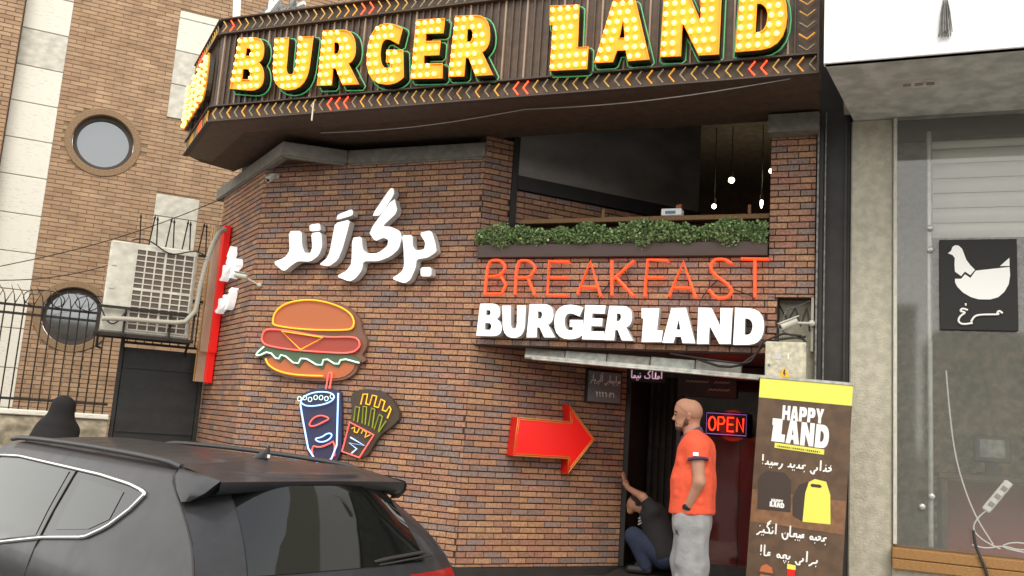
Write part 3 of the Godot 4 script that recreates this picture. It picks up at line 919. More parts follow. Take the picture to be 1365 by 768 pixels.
	b.box(Vector3(-.385, 2.23, .01), Vector3(.03, 4.44, .03))
	b.box(Vector3(-.18, 2.23, .012), Vector3(.018, 4.44, .03))
	part(t, "corner_post", b, M.black)
	b = MB.new()
	b.tube([Vector3(-.415, .1, .03), Vector3(-.415, 4.5, .03)], .011, 6)
	b.tube([Vector3(-.352, .1, .035), Vector3(-.352, 4.5, .035)], .008, 6)
	part(t, "conduit", b, M.dull_steel)
	b = MB.new()      # broken niche in the pier, and the pier below it
	b.box(Vector3(-.63, 1.2, -.2), Vector3(.4, 2.3, .28))
	b.box(Vector3(-.59, 2.56, -.24), Vector3(.31, .5, .1))
	b.box(Vector3(-.447, 2.56, -.1), Vector3(.022, .48, .2))
	part(t, "bare_pier", b, M.concrete)

func tan_building() -> void:
	var n := Vector3(cos(deg_to_rad(42.7)), 0, sin(deg_to_rad(42.7)))
	var d := Vector3(n.z, 0, -n.x)
	var o := Vector3(0, 0, 8.2) - n * 16.0
	var bs := Basis(d, EY, d.cross(EY))
	var at := func(s, y, k): return o + d * s + EY * y + n * k
	var t := thing("tan_brick_building", "tall tan brick building with round windows and white stone strips", "building", o + d * .5)
	# wall with two round openings, built as strips of bed behind a skin of bricks
	var bed := MB.new()
	var wins := [Vector2(-.21, 5.72), Vector2(-.28, 2.77)]
	var rings := []
	for w in wins:
		var ring := PackedVector2Array()
		for k in 32: ring.append(w + Vector2(cos(TAU * k / 32), sin(TAU * k / 32)) * .5)
		rings.append(ring)
	bed.extrude(PackedVector2Array([Vector2(-4.6, 0), Vector2(6.4, 0), Vector2(6.4, 12.9), Vector2(-4.6, 12.9)]), rings, at.call(0, 0, -.012), d, EY, .4)
	part(t, "wall", bed, M.tan_mortar)
	var panels := [[-1.64, -.95, 0.0, 13.0], [.71, 1.42, 6.37, 8.34], [.71, 1.42, 3.4, 5.01], [.71, 1.42, 9.7, 11.6]]
	var br := MB.new()
	var pal := [rgb(180, 149, 120), rgb(185, 155, 126), rgb(174, 142, 114), rgb(178, 147, 118)]
	var c := 0
	var y := 0.0
	while y < 12.9:
		var x := -4.6 + (.13 if c % 2 else 0.0)
		while x < 6.4:
			var a := x + .006
			var e := x + .254
			var ok := true
			for w in wins:
				if Vector2((a + e) * .5, y + .035).distance_to(w) < .57: ok = false
			var pro := .0
			if x < -1.66: pro = .25
			for p in panels:
				if e > p[0] and a < p[1] and y + .06 > p[2] and y < p[3]:
					if a < p[0] and p[0] - a > .03: e = p[0]
					elif e > p[1] and e - p[1] > .03: a = p[1]
					else: ok = false
			if ok:
				var k: Color = pal[rng.randi() % 4].srgb_to_linear() * rng.randf_range(.93, 1.07)
				k.a = 1
				br.col = k
				br.box(at.call((a + e) * .5, y + .0355, pro - .05 + rng.randf_range(-.002, .002)), Vector3(e - a, .06, .1), bs)
			x += .26
		y += .071
		c += 1
	var bw := part(t, "brickwork", br, M.tan_mix)
	bw.set_meta("kind", "stuff")
	bed = MB.new()
	bed.box(at.call(-3.15, 6.5, .02), Vector3(2.98, 12.9, .42), bs)
	part(t, "pier", bed, M.tan_mortar)
	# white stone slabs
	for p in panels:
		var y0: float = p[2]
		while y0 < p[3] - .05:
			var h: float = minf(.62 + rng.randf_range(-.02, .02), p[3] - y0)
			var s := MB.new()
			s.cbox(at.call((p[0] + p[1]) * .5, y0 + h * .5, -.06), Vector3(p[1] - p[0] - .006, h - .012, .13), .006, bs)
			part(t, "stone_slab", s, M.travertine if rng.randf() < .7 else M.travertine_b)
			y0 += h
	for i in 2:
		var w: Vector2 = wins[i]
		var m := MB.new()
		var cc: Vector3 = at.call(w.x, w.y, 0.0)
		m.lathe(cc, n, [[.47, -.16], [.47, .0], [.48, .014], [.575, .014], [.585, .006], [.585, -.08]], 40)
		var wn := part(t, "window", m, M.tan_rim)
		m = MB.new()
		m.lathe(cc, n, [[.40, -.16], [.40, -.1], [.465, -.1], [.465, -.16]], 40)
		part(wn, "frame", m, M.frame_dark)
		m = MB.new()
		m.lathe(cc, n, [[.405, -.135], [.001, -.135]], 40)
		part(wn, "pane", m, M.mirror_pane)

# buildings on the far side of the street, behind the camera: the car, the door and the shop glass mirror them
func across_street() -> void:
	var defs := [
		[-44.0, -16.0, 7.0, rgb(196, 182, 158), "cream apartment block across the street, mirrored in the car glass"],
		[-15.4, 2.0, 8.2, rgb(150, 138, 126), "grey brown apartment block across the street facing the restaurant"],
		[2.6, 32.0, 7.0, rgb(176, 150, 122), "tan brick apartment block across the street, mirrored in shop glass"]]
	var pane := MB.new()
	pane.box(Vector3(0, 0, -.02), Vector3(1.3, 1.4, .03))
	var fr := MB.new()
	for s in [-1, 1]:
		fr.box(Vector3(s * .69, 0, .03), Vector3(.08, 1.56, .16))
		fr.box(Vector3(0, s * .74, .03), Vector3(1.3, .08, .16))
	fr.box(Vector3(0, 0, .02), Vector3(.06, 1.4, .06))
	var pm := pane.mesh()
	var fm := fr.mesh()
	for i in 3:
		var d = defs[i]
		var t := thing("apartment_building", d[4], "building", Vector3((d[0] + d[1]) * .5, -.3, 35.0), "buildings across the street")
		mat("block_%d" % i, d[3], .9, {"tex": "blotch", "scale": .3})
		var b := MB.new()
		b.box(Vector3((d[0] + d[1]) * .5, d[2] * .5 - .3, 37.5), Vector3(d[1] - d[0], d[2], 7.0))
		part(t, "wall", b, M["block_%d" % i])
		b = MB.new()
		b.cbox(Vector3((d[0] + d[1]) * .5, d[2] - .45, 33.9), Vector3(d[1] - d[0] + .1, .3, .5), .03)
		part(t, "parapet", b, M.concrete)
		var y := 1.6
		while y < d[2] - 1.4:
			var x: float = d[0] + 1.4
			while x < d[1] - 1.0:
				var w := sub(t, "window", fm, Transform3D(Basis(EY, PI), Vector3(x, y, 33.97)), M.frame_dark)
				sub(w, "pane", pm, Transform3D(Basis(EY, PI), Vector3(x, y, 33.97)), M.pane_dark)
				x += 2.45
			y += 3.1

func right_shop() -> void:
	var t := thing("shop_building", "grey concrete shop front with white fascia and large glass window", "building", Vector3(1.3, 0, -1))
	var b := MB.new()
	b.cbox(Vector3(.035, 2.2, -.15), Vector3(.345, 4.44, .3), .012)
	part(t, "concrete_pillar", b, M.concrete)
	b = MB.new()
	b.extrude(PackedVector2Array([Vector2(-.315, -1.32), Vector2(4, -1.32), Vector2(4, 1.5), Vector2(-.12, 1.5), Vector2(-.12, 0)]), [], Vector3(0, 4.46, 0), EX, Vector3.FORWARD, .04)
	part(t, "soffit", b, M.soffit_grey)
	b = MB.new()
	b.cbox(Vector3(1.84, 5.2, 1.3), Vector3(4.32, 1.56, .07), .006)
	part(t, "fascia", b, M.fascia)
	b = MB.new()
	b.box(Vector3(5.9, 8.5, -.9), Vector3(12.2, 8.04, 4.3))
	part(t, "upper_storey", b, M.concrete)
	b = MB.new()
	b.cbox(Vector3(.375, 4.425, .78), Vector3(.30, .02, .16), .004, Basis(EY, -.03))
	var vent := part(t, "ceiling_vent", b, M.ac_white)
	b = MB.new()
	for k in 3: b.box(Vector3(.29 + k * .085, 4.413, .78), Vector3(.06, .006, .05))
	part(vent, "slot", b, M.grey_panel)
	b = MB.new()
	b.cbox(Vector3(2.1, .35, -.05), Vector3(3.8, .5, .22), .01)
	part(t, "sill_wall", b, M.concrete)
	for k in 2:
		b = MB.new()
		b.cbox(Vector3(2.1, .605 + k * .085, -.02), Vector3(3.8, .08, .3), .006)
		part(t, "sill_board", b, M.sill_wood)
	b = MB.new()
	b.box(Vector3(2.1, 2.58, .02), Vector3(3.72, 3.68, .012))
	part(t, "window_pane", b, M.glass)
	b = MB.new()
	b.cbox(Vector3(.225, 2.58, .01), Vector3(.03, 3.66, .05), .004)
	part(t, "window_edge_trim", b, M.ac_white)
	b = MB.new()
	b.box(Vector3(2.1, 4.33, -.12), Vector3(3.7, .18, .1))
	part(t, "window_head", b, M.frame_dark)
	b = MB.new()
	b.tube([Vector3(.5, .75, -.08), Vector3(.5, 4.3, -.08)], .022, 10)
	part(t, "glass_post", b, M.steel)
	for q in [Vector2(.5, 3.405), Vector2(.5, 3.215), Vector2(.5, 1.16), Vector2(.43, 1.07)]:
		b = MB.new()
		b.tube([Vector3(q.x, q.y, -.08), Vector3(q.x, q.y, .03)], .012, 8)
		b.ball(Vector3(q.x, q.y, .04), .026, Vector3(1, 1, .6), 10, 8)
		part(t, "glass_clamp", b, M.steel)
	b = MB.new()
	b.box(Vector3(2.0, 2.24, -3.0), Vector3(4.2, 4.5, .1))
	part(t, "back_wall", b, M.back_wall)
	b = MB.new()
	b.box(Vector3(.17, 2.24, -1.65), Vector3(.08, 4.5, 2.7))
	b.box(Vector3(4.0, 2.24, -1.5), Vector3(.1, 4.5, 3.0))
	part(t, "side_wall", b, M.grey_panel)
	b = MB.new()
	b.box(Vector3(2.1, .3, -1.6), Vector3(3.8, .06, 2.8))
	part(t, "shop_floor", b, M.paving)
	# striped roller blind behind the glass
	var k := thing("roller_blind", "pale striped roller blind behind the shop glass", "blind", Vector3(1.4, 3.4, -.2))
	for i in 7:
		b = MB.new()
		var sl := []
		for j in 7:
			var u := j / 6.0
			sl.append([Vector3(.53, 3.37 + i * .135 + u * .137, -.2 + .035 * sin(u * PI) - .02 * u), Vector3(2.9, 3.37 + i * .135 + u * .137, -.2 + .035 * sin(u * PI) - .02 * u)])
		b.grid(sl, false)
		part(k, "blind_band", b, M.blind_a)
	# chicken sign
	var cs := thing("chicken_sign", "black square sign with white chicken and white writing in shop window", "sign", Vector3(.855, 2.53, .06))
	b = MB.new()
	b.cbox(Vector3(.855, 2.912, .055), Vector3(.575, .765, .03), .004)
	part(cs, "board", b, M.sign_black)
	var X := Vector3(.575, 0, 0)
	var Y := Vector3(0, .765, 0)
	var o := Vector3(.5675, 2.53, .076)
	b = MB.new()
	b.extrude(flat([.11, .845, .15, .87, .17, .915, .205, .935, .25, .93, .295, .895, .32, .84, .35, .77, .40, .71, .46, .66, .40, .60, .33, .64, .28, .59, .20, .64, .195, .72, .20, .79, .17, .825]), [], o, X, Y, .003)
	b.extrude(flat([.20, .56, .28, .56, .33, .61, .40, .57, .47, .65, .90, .69, .905, .60, .885, .50, .83, .42, .75, .36, .65, .335, .5, .335, .40, .36, .30, .41, .23, .47, .20, .52]), [], o, X, Y, .003)
	b.extrude(flat([.78, .70, .90, .70, .90, .79]), [], o, X, Y, .003)
	part(cs, "chicken_figure", b, M.print_white)
	b = MB.new()
	b.tube(lift(soften(flat([.80, .185, .76, .215, .73, .19, .76, .172, .64, .17, .50, .165, .44, .145, .40, .09]), 2, .25, false), o, X, Y, .003), .009, 6)
	part(cs, "lettering", b, M.print_white)
	b = MB.new()
	b.tube(lift(soften(flat([.36, .215, .29, .235, .255, .20, .34, .19, .26, .15, .23, .09, .29, .055, .42, .075]), 2, .25, false), o, X, Y, .003), .009, 6)
	b.tube(lift(flat([.325, .275, .345, .275]), o, X, Y, .003), .012, 6)
	part(cs, "lettering", b, M.print_white)
	# goods behind the glass
	var d := thing("shop_desk", "dark desk with shelf behind the shop window", "desk", Vector3(1.5, .33, -.9))
	b = MB.new()
	b.cbox(Vector3(1.55, 1.32, -1.0), Vector3(1.9, .05, .6), .008)
	part(d, "desk_top", b, M.dark_brown)
	b = MB.new()
	b.box(Vector3(1.55, .8, -1.25), Vector3(1.8, .95, .04))
	part(d, "modesty_panel", b, M.plate_red)
	for x in [.65, 2.42]:
		b = MB.new()
		b.box(Vector3(x, .81, -1.0), Vector3(.05, .97, .55))
		part(d, "leg", b, M.dark_brown)
	var mon := thing("card_machine", "small grey screen device standing on the shop desk", "device", Vector3(1.05, 1.35, -.9))
	b = MB.new()
	b.cbox(Vector3(1.05, 1.58, -.9), Vector3(.30, .24, .05), .01, Basis(EX, -.2))
	b.box(Vector3(1.05, 1.41, -.94), Vector3(.1, .13, .05))
	b.cbox(Vector3(1.05, 1.355, -.92), Vector3(.24, .03, .2), .006)
	part(mon, "housing", b, M.black)
	b = MB.new()
	b.box(Vector3(1.05, 1.585, -.872), Vector3(.2, .16, .006), Basis(EX, -.2))
	part(mon, "screen", b, M.dull_steel)
	var ps := thing("power_strip", "white power strip lying against the shop glass", "power strip", Vector3(1.0, 1.1, -.1))
	var pb := Basis(Vector3.BACK, .95)
	b = MB.new()
	b.cbox(Vector3(.985, 1.20, -.06), Vector3(.30, .065, .05), .01, pb)
	part(ps, "casing", b, M.white)
	for i in 3:
		b = MB.new()
		b.cbox(Vector3(.985, 1.20, -.033) + pb * Vector3(-.08 + i * .08, 0, 0), Vector3(.04, .04, .006), .002, pb)
		part(ps, "socket", b, M.grey_panel)
	var wires := [
		["thin white cable hanging down inside the shop window", M.white, .006, [.62, 2.2, .64, 1.9, .68, 1.5, .76, 1.2, .84, 1.0, .95, .82]],
		["white cable coiled on the sill behind shop glass", M.white, .006, [.8, .8, .9, .78, 1.02, .82, 1.15, .79, 1.25, .84, 1.1, .86, .98, .8, 1.3, .77]],
		["white cable running from the power strip to sill", M.white, .006, [.95, 1.12, .84, 1.02, .80, .92, .88, .84, 1.0, .79]],
		["thick black cable hanging in front of the sill", M.black, .012, [.79, .93, .80, .82, .84, .72, .88, .62, .9, .5]]]
	for i in 4:
		var w = wires[i]
		var c := thing("cable", w[0], "cable", Vector3(w[3][0], w[3][1], -.06))
		b = MB.new()
		b.tube(lift(soften(flat(w[3]), 2, .25, false), Vector3(0, 0, -.06 if i < 3 else .145), EX, EY), w[2], 6)
		part(c, "wire", b, w[1])
	var ts := thing("tassel", "grey frayed tassel hanging against the white fascia", "tassel", Vector3(.527, 4.53, 1.36))
	b = MB.new()
	b.tube([Vector3(.527, 5.2, 1.355), Vector3(.527, 4.86, 1.36)], .006, 6)
	part(ts, "cord", b, M.grey_panel)
	b = MB.new()
	for i in 26:
		var a := TAU * i / 26.0
		var rr := .012 + .01 * (i % 3)
		b.tube([Vector3(.527 + cos(a) * .006, 4.87, 1.37 + sin(a) * .006), Vector3(.527 + cos(a) * rr, 4.72, 1.372 + sin(a) * rr * .6), Vector3(.527 + cos(a) * rr * 1.5, 4.53 + rng.randf() * .05, 1.374 + sin(a) * rr * .7)], .004, 4)
	part(ts, "fringe", b, M.dull_steel)

# ---------------------------------------------------------------- the big lit sign
func chevron_mesh(w: float, h: float) -> ArrayMesh:
	var b := MB.new()
	b.tube([Vector3(w, h, 0), Vector3(-w, 0, 0), Vector3(w, -h, 0)], .0085, 5)
	return b.mesh()
func big_sign() -> void:
	var t := thing("marquee_sign", "long dark sign with glowing yellow bulb letters along the restaurant roof edge", "sign", Vector3(-3.4, 4.49, .85))
	var A := Vector3(-6.56, 0, .97)
	var B := Vector3(-7.77, 0, -.02)
	var ld := (A - B).normalized()
	var lnn := Vector3(-ld.z, 0, ld.x)
	if lnn.z < 0: lnn = -lnn
	var lb := Basis(ld, EY, ld.cross(EY))
	var ll := (A - B).length()
	var b := MB.new()
	b.extrude(PackedVector2Array([Vector2(-7.77, .02), Vector2(-6.56, -.945), Vector2(-.372, -.945), Vector2(-.372, -.6), Vector2(-6.4, -.6), Vector2(-7.6, .3)]), [], Vector3(0, 5.655, 0), EX, Vector3.FORWARD, 1.16)
	part(t, "sign_box", b, M.slat)
	# ribs
	var rib := MB.new()
	rib.box(Vector3.ZERO, Vector3(.016, .80, .022))
	var rm := rib.mesh()
	var x := -6.5
	while x < -.58:
		sub(t, "slat", rm, Transform3D(Basis.IDENTITY, Vector3(x, 5.075, .956)), M.slat_light if int(x * 97) % 3 == 0 else M.slat)
		x += .0735
	for k in 20:
		sub(t, "slat", rm, Transform3D(lb, B + ld * (.06 + k * .0735) + EY * 5.075 - lnn * .012), M.slat)
	# chevron rails
	b = MB.new()
	for e in [[4.578, .165], [5.57, .165]]:
		for s in [-1, 1]:
			b.box(Vector3(-3.465, e[0] + s * .084, .975), Vector3(6.18, .014, .06))
			b.box((A + B) * .5 + EY * (e[0] + s * .084) + lnn * .005, Vector3(ll, .014, .06), lb)
	b.box(Vector3(-.38, 5.07, .978), Vector3(.014, 1.16, .065))
	b.box(Vector3(-.562, 5.07, .976), Vector3(.012, .82, .06))
	part(t, "sign_trim", b, M.frame_dark)
	var cm := chevron_mesh(.024, .062)
	var picks := [M.chev_gold, M.chev_grey, M.chev_grey, M.chev_gold, M.chev_warm]
	x = -6.5
	var i := 0
	while x < -.42:
		var lit_b := i in [15, 16, 17, 36, 37, 58, 59]
		var lit_t := i in [1, 18, 19, 36, 37]
		sub(t, "chevron", cm, Transform3D(Basis.IDENTITY, Vector3(x, 4.578, .985)), M.chev_lit if lit_b else picks[(i * 7 + i / 3) % 5])
		sub(t, "chevron", cm, Transform3D(Basis(EY, PI), Vector3(x, 5.57, .985)), M.chev_lit if lit_t else picks[(i * 5 + i / 4) % 5])
		x += .0965
		i += 1
	for k in 15:
		var q := B + ld * (.06 + k * .1) + lnn * .016
		sub(t, "chevron", cm, Transform3D(lb, q + EY * 4.578), M.chev_lit if k in [9, 10] else picks[k % 5])
		sub(t, "chevron", cm, Transform3D(lb * Basis(EY, PI), q + EY * 5.57), M.chev_lit if k in [2, 3, 4, 5] else picks[(k + 2) % 5])
	for k in 8:
		sub(t, "chevron", cm, Transform3D(Basis(Vector3.BACK, PI * .5), Vector3(-.47, 4.72 + k * .1, .985)), M.chev_lit if k == 5 else picks[(k * 3 + 1) % 5])
	# letters
	var bm := MB.new()
	bm.ball(Vector3.ZERO, .021, Vector3(1, 1, 1.25), 7, 5)
	var bulb := bm.mesh()
	for L in SIGN: bulb_letter(t, L[0], flat(L[1]), Vector3(0, 0, 1.08), EX, bulb)
	var s0 := .12
	for ch in ["L", "A", "N", "D"]:
		bulb_letter(t, ch, rect_quad(s0, 4.77, s0 + .25, 5.32), B + lnn * .07, ld, bulb, false)
		s0 += .375
	var cb := thing("cable", "thin pale wire sagging under the sign soffit", "wire", Vector3(-5.3, 4.47, .6))
	b = MB.new()
	var sp := []
	for k in 25:
		var u := k / 24.0
		sp.append(Vector3(lerpf(-5.5, -.6, u), 4.485 - .05 * absf(sin(u * TAU)), lerpf(.45, .93, u)))
	b.tube(sp, .005, 5)
	part(cb, "wire", b, M.letter_side)
	var st := thing("loose_rod", "short pale strip hanging from the lower edge of the sign", "strip", Vector3(-5.22, 4.4, 1.01))
	b = MB.new()
	b.cbox(Vector3(-5.22, 4.50, 1.02), Vector3(.014, .2, .01), .002)
	part(st, "strip", b, M.ac_white)
	# light of the lamps on the sign
	for L in SIGN:
		var q := flat(L[1])
		var om := OmniLight3D.new()
		om.name = "letter_light"
		om.light_color = Color(1, .74, .35)
		om.light_energy = .035
		om.light_size = .25
		om.shadow_enabled = true
		om.omni_range = 6.0
		t.add_child(om, true)
		om.global_position = Vector3((q[0].x + q[1].x) * .5, (q[0].y + q[3].y) * .5, 1.3)
func bulb_letter(t: Node3D, ch: String, q: PackedVector2Array, o: Vector3, X: Vector3, bulb: Mesh, outline := true) -> void:
	var Z := X.cross(EY).normalized()
	var g := glyph(ch, q)
	var holes := g.slice(1)
	var b := MB.new()
	b.extrude(g[0], holes, o - Z * .004, X, EY, .10 if outline else .05)
	var body := part(t, "letter", b, M.letter_black)
	b = MB.new()
	b.extrude(g[0], holes, o, X, EY, .0035)
	part(body, "letter_face", b, M.letter_yellow)
	# raised rim and green neon outline on the panel behind
	b = MB.new()
	for r in g: b.tube(lift(r, o, X, EY, .008), .007, 5, true)
	part(body, "letter_rim", b, M.letter_yellow)
	if outline:
		b = MB.new()
		var outs := Geometry2D.offset_polygon(g[0], .026, Geometry2D.JOIN_ROUND)
		if outs.size() > 0: b.tube(lift(outs[0], o, X, EY, -.085), .0075, 5, true)
		part(body, "neon_outline", b, M.neon_green)
	var lo := Vector2(1e9, 1e9)
	var hi := -lo
	for p in g[0]:
		lo = lo.min(p); hi = hi.max(p)
	var ny := 7
	var step := (hi.y - lo.y) / ny
	for r in ny:
		var y := lo.y + (r + .5) * step
		var x := lo.x + .02 + (.0 if r % 2 else .01)
		while x < hi.x:
			var p := Vector2(x, y)
			var ok := Geometry2D.is_point_in_polygon(p, g[0])
			for k in 8:
				if not ok: break
				var e := p + Vector2(cos(TAU * k / 8), sin(TAU * k / 8)) * .021
				if not Geometry2D.is_point_in_polygon(e, g[0]): ok = false
				for h in holes:
					if Geometry2D.is_point_in_polygon(e, h): ok = false
			if ok:
				sub(body, "bulb", bulb, Transform3D(Basis(X, EY, Z), o + X * p.x + EY * p.y + Z * .022), M.bulb)
				x += .074
			else: x += .006

# ---------------------------------------------------------------- signs on the brick
func extruded(p: Node3D, called: String, poly: PackedVector2Array, holes: Array, o: Vector3, X: Vector3, depth: float, m: Material) -> MeshInstance3D:
	var b := MB.new()
	b.extrude(poly, holes, o, X, EY, depth)
	return part(p, called, b, m)
func neon(p: Node3D, called: String, a, o: Vector3, m: Material, r := .0095, closed := false, smooth := 2) -> void:
	var b := MB.new()
	var q := flat(a)
	if closed and q[0].distance_to(q[-1]) < .002: q.remove_at(q.size() - 1)
	if smooth: q = soften(q, smooth, .25, closed)
	b.tube(lift(q, o, EX, EY), r, 6, closed)
	part(p, called, b, m)
func wall_signs() -> void:
	var t := thing("persian_letter_sign", "large white raised Persian lettering high on the brick corner wall", "sign", Vector3(-5.2, 2.9, .1))
	var pairs := ["letter", "letter_dot", "letter", "letter_bar", "letter", "letter_accent", "letter", "letter_dot"]
	for i in 8:
		var p := soften(flat(PERSIAN[i]), 1, .16)
		var l := extruded(t, pairs[i], p, [], Vector3(0, 0, .125), EX, .10, M.letter_side)
		var b := MB.new()
		b.extrude(p, [], Vector3(0, 0, .13), EX, EY, .004)
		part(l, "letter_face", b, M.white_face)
	t = thing("white_letter_sign", "row of white raised block letters on bricks above the entrance", "sign", Vector3(-2.3, 2.36, .08))
	for L in WHITE:
		var g := glyph(L[0], flat(L[1]))
		var l := extruded(t, "letter", g[0], g.slice(1), Vector3(0, 0, .115), EX, .10, M.letter_side)
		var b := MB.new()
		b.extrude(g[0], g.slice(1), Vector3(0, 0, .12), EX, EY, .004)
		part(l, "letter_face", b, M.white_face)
	t = thing("breakfast_neon_sign", "orange tube lettering BREAKFAST on bricks below the hedge", "sign", Vector3(-2.3, 2.72, .06))
	for L in BREAK:
		var b := MB.new()
		for s in L[1]:
			var p := flat(s)
			if p.size() > 4: p = soften(p, 2, .2, false)
			b.tube(lift(p, Vector3(0, 0, .07), EX, EY), .0165, 7)
			b.tube([Vector3(p[0].x, p[0].y, .0), Vector3(p[0].x, p[0].y, .07)], .006, 5)
			b.tube([Vector3(p[-1].x, p[-1].y, .0), Vector3(p[-1].x, p[-1].y, .07)], .006, 5)
		part(t, "letter", b, M.neon_orange)
	# burger, drink, fries
	t = thing("burger_neon_sign", "neon hamburger sign on the brick corner wall", "sign", Vector3(-5.6, 1.9, .05))
	extruded(t, "back_plate", soften(flat(NEON.burgerplate), 2), [], Vector3(0, 0, .05), EX, .05, M.plate_back)
	extruded(t, "bun", soften(flat(NEON.bun), 2), [], Vector3(0, 0, .060), EX, .012, M.plate_orange)
	extruded(t, "patty", soften(flat(NEON.patty), 2), [], Vector3(0, 0, .064), EX, .014, M.plate_red)
	extruded(t, "lettuce", flat(NEON.leaf), [], Vector3(0, 0, .068), EX, .012, M.plate_green)
	extruded(t, "lower_bun", soften(flat(NEON.bottombun), 1), [], Vector3(0, 0, .058), EX, .01, M.plate_orange)
	neon(t, "bun_tube", NEON.bun, Vector3(0, 0, .082), M.neon_yellow, .0095, true)
	neon(t, "patty_tube", NEON.patty, Vector3(0, 0, .084), M.neon_pink, .0095, true)
	neon(t, "cheese_tube", NEON.cheese, Vector3(0, 0, .09), M.neon_yellow, .0075, true, 0)
	neon(t, "lettuce_tube", NEON.lettuce, Vector3(0, 0, .086), M.neon_white, .009, false, 1)
	neon(t, "lower_bun_tube", NEON.bottom, Vector3(0, 0, .08), M.neon_yellow)
	t = thing("drink_neon_sign", "neon drink cup with straw beneath the burger sign", "sign", Vector3(-5.7, 1.0, .05))
	extruded(t, "back_plate", soften(flat(NEON.cupplate), 1), [], Vector3(0, 0, .05), EX, .04, M.plate_navy)
	neon(t, "cup_tube", NEON.cup, Vector3(0, 0, .078), M.neon_blue, .0095, false, 1)
	neon(t, "rim_tube", NEON.cuprim, Vector3(0, 0, .08), M.neon_blue, .008, true)
	neon(t, "straw_tube", NEON.straw, Vector3(0, 0, .082), M.neon_pink, .0095, false, 1)
	neon(t, "lip_tube", NEON.lip, Vector3(0, 0, .075), M.neon_pink, .008, true)
	neon(t, "lens_tube", NEON.lens, Vector3(0, 0, .075), M.neon_blue, .008, true)
	neon(t, "lower_tube", NEON.cupred, Vector3(0, 0, .072), M.neon_pink, .009, true, 1)
	var rim := flat(NEON.cuprim)
	var mid := Vector2.ZERO
	for p in rim: mid += p / rim.size()
	for k in 7:
		var c := mid + Vector2(-.20 + k * .068, .012 * sin(k * 2.3) + k * .006)
		var a := []
		for j in 10: a += [c.x + cos(TAU * j / 10) * .024, c.y + sin(TAU * j / 10) * .024]
		neon(t, "bubble_tube", a, Vector3(0, 0, .07), M.neon_white, .0045, true, 0)
	t = thing("fries_neon_sign", "tilted neon french fries box beside the neon drink", "sign", Vector3(-5.1, 1.1, .05))
	extruded(t, "back_plate", soften(flat(NEON.friesplate), 1), [], Vector3(0, 0, .06), EX, .06, M.plate_dark)
	neon(t, "box_tube", NEON.friesbox, Vector3(0, 0, .085), M.neon_pink, .0095, true, 0)
	neon(t, "fries_tube", NEON.friesy, Vector3(0, 0, .082), M.neon_yellow, .0075, false, 0)
	for k in 5: neon(t, "green_fries_tube", NEON["friesg%d" % (k + 1)], Vector3(0, 0, .08), M.neon_olive, .0075, false, 0)
	neon(t, "scribble_tube", NEON.friesblue, Vector3(0, 0, .085), M.neon_blue, .008, false, 0)
	neon(t, "lettering_tube", NEON.friesw1, Vector3(0, 0, .084), M.neon_yellow, .006, false, 0)
	neon(t, "lettering_tube", NEON.friesw2, Vector3(0, 0, .084), M.neon_yellow, .006, false, 0)
	# red arrow on the entrance wall
	var out := Vector3(-ADIR.z, 0, ADIR.x)
	t = thing("arrow_sign", "red box arrow pointing at the doorway", "sign", P2 + ADIR * .95 + EY * 1.0 + out * .1)
	var ap := flat(ARROW)
	extruded(t, "arrow_box", ap, [], P2 + out * .145, ADIR, .14, M.red)
	extruded(t, "arrow_face", ap, [], P2 + out * .15, ADIR, .004, M.red_glow)
	for q in [[-.004, .006], [-.022, .0045]]:
		var b := MB.new()
		var ring: PackedVector2Array = Geometry2D.offset_polygon(ap, q[0])[0]
		b.tube(lift(ring, P2 + out * .153, ADIR, EY), q[1], 6, true)
		part(t, "gold_tube", b, M.gold)
	# small dark board with handwriting
	t = thing("writing_board", "small dark board with white Persian handwriting beside the door", "sign", P2 + ADIR * 1.58 + EY * 1.8 + out * .05)
	var b2 := MB.new()
	b2.cbox(P2 + ADIR * 1.585 + EY * 1.977 + out * .03, Vector3(.45, .36, .04), .004, Basis(ADIR, EY, ADIR.cross(EY)))
	var fr := part(t, "board_frame", b2, M.black)
	b2 = MB.new()
	b2.box(P2 + ADIR * 1.585 + EY * 1.977 + out * .052, Vector3(.415, .325, .006), Basis(ADIR, EY, ADIR.cross(EY)))
	part(t, "board_face", b2, M.slate)
	b2 = MB.new()
	write(b2, "هواپیمایی آلپرواز", P2 + ADIR * 1.785 + EY * 2.03 + out * .057, ADIR, EY, .39, .08, .0062)
	write(b2, "۰۹۴۰۹۳۲۲", P2 + ADIR * 1.735 + EY * 1.87 + out * .057, ADIR, EY, .27, .06, .0062)
	part(t, "handwriting", b2, M.print_white)
	# edge-on red sign and white lettering on the side wall
	var ln := Vector3(-.5884, 0, .8086)
	var side := func(s, y, k): return P1 + LDIR * s + EY * y + ln * k
	var lb := Basis(LDIR, EY, LDIR.cross(EY))
	t = thing("projecting_sign", "tall red light box with gold edge on the side wall corner", "sign", side.call(1.3, 1.8, .1))
	for e in [[1.22, 2.95, 1.62, .10, -.07], [1.27, 2.02, .5, .12, -.07]]:
		b2 = MB.new()
		b2.cbox(side.call(e[0], e[1], .06), Vector3(.10, e[2], .085), .005, lb)
		part(t, "red_panel", b2, M.red_glow)
		b2 = MB.new()
		b2.cbox(side.call(e[0] + .115, e[1], .105), Vector3(.12, e[2] - .01, .19), .005, lb)
		part(t, "clear_edge", b2, M.acrylic)
		b2 = MB.new()
		b2.tube([side.call(e[0] + .10, e[1] - e[2] * .48, .208), side.call(e[0] + .10, e[1] + e[2] * .48, .208)], .008, 6)
		part(t, "gold_edge_tube", b2, M.gold)
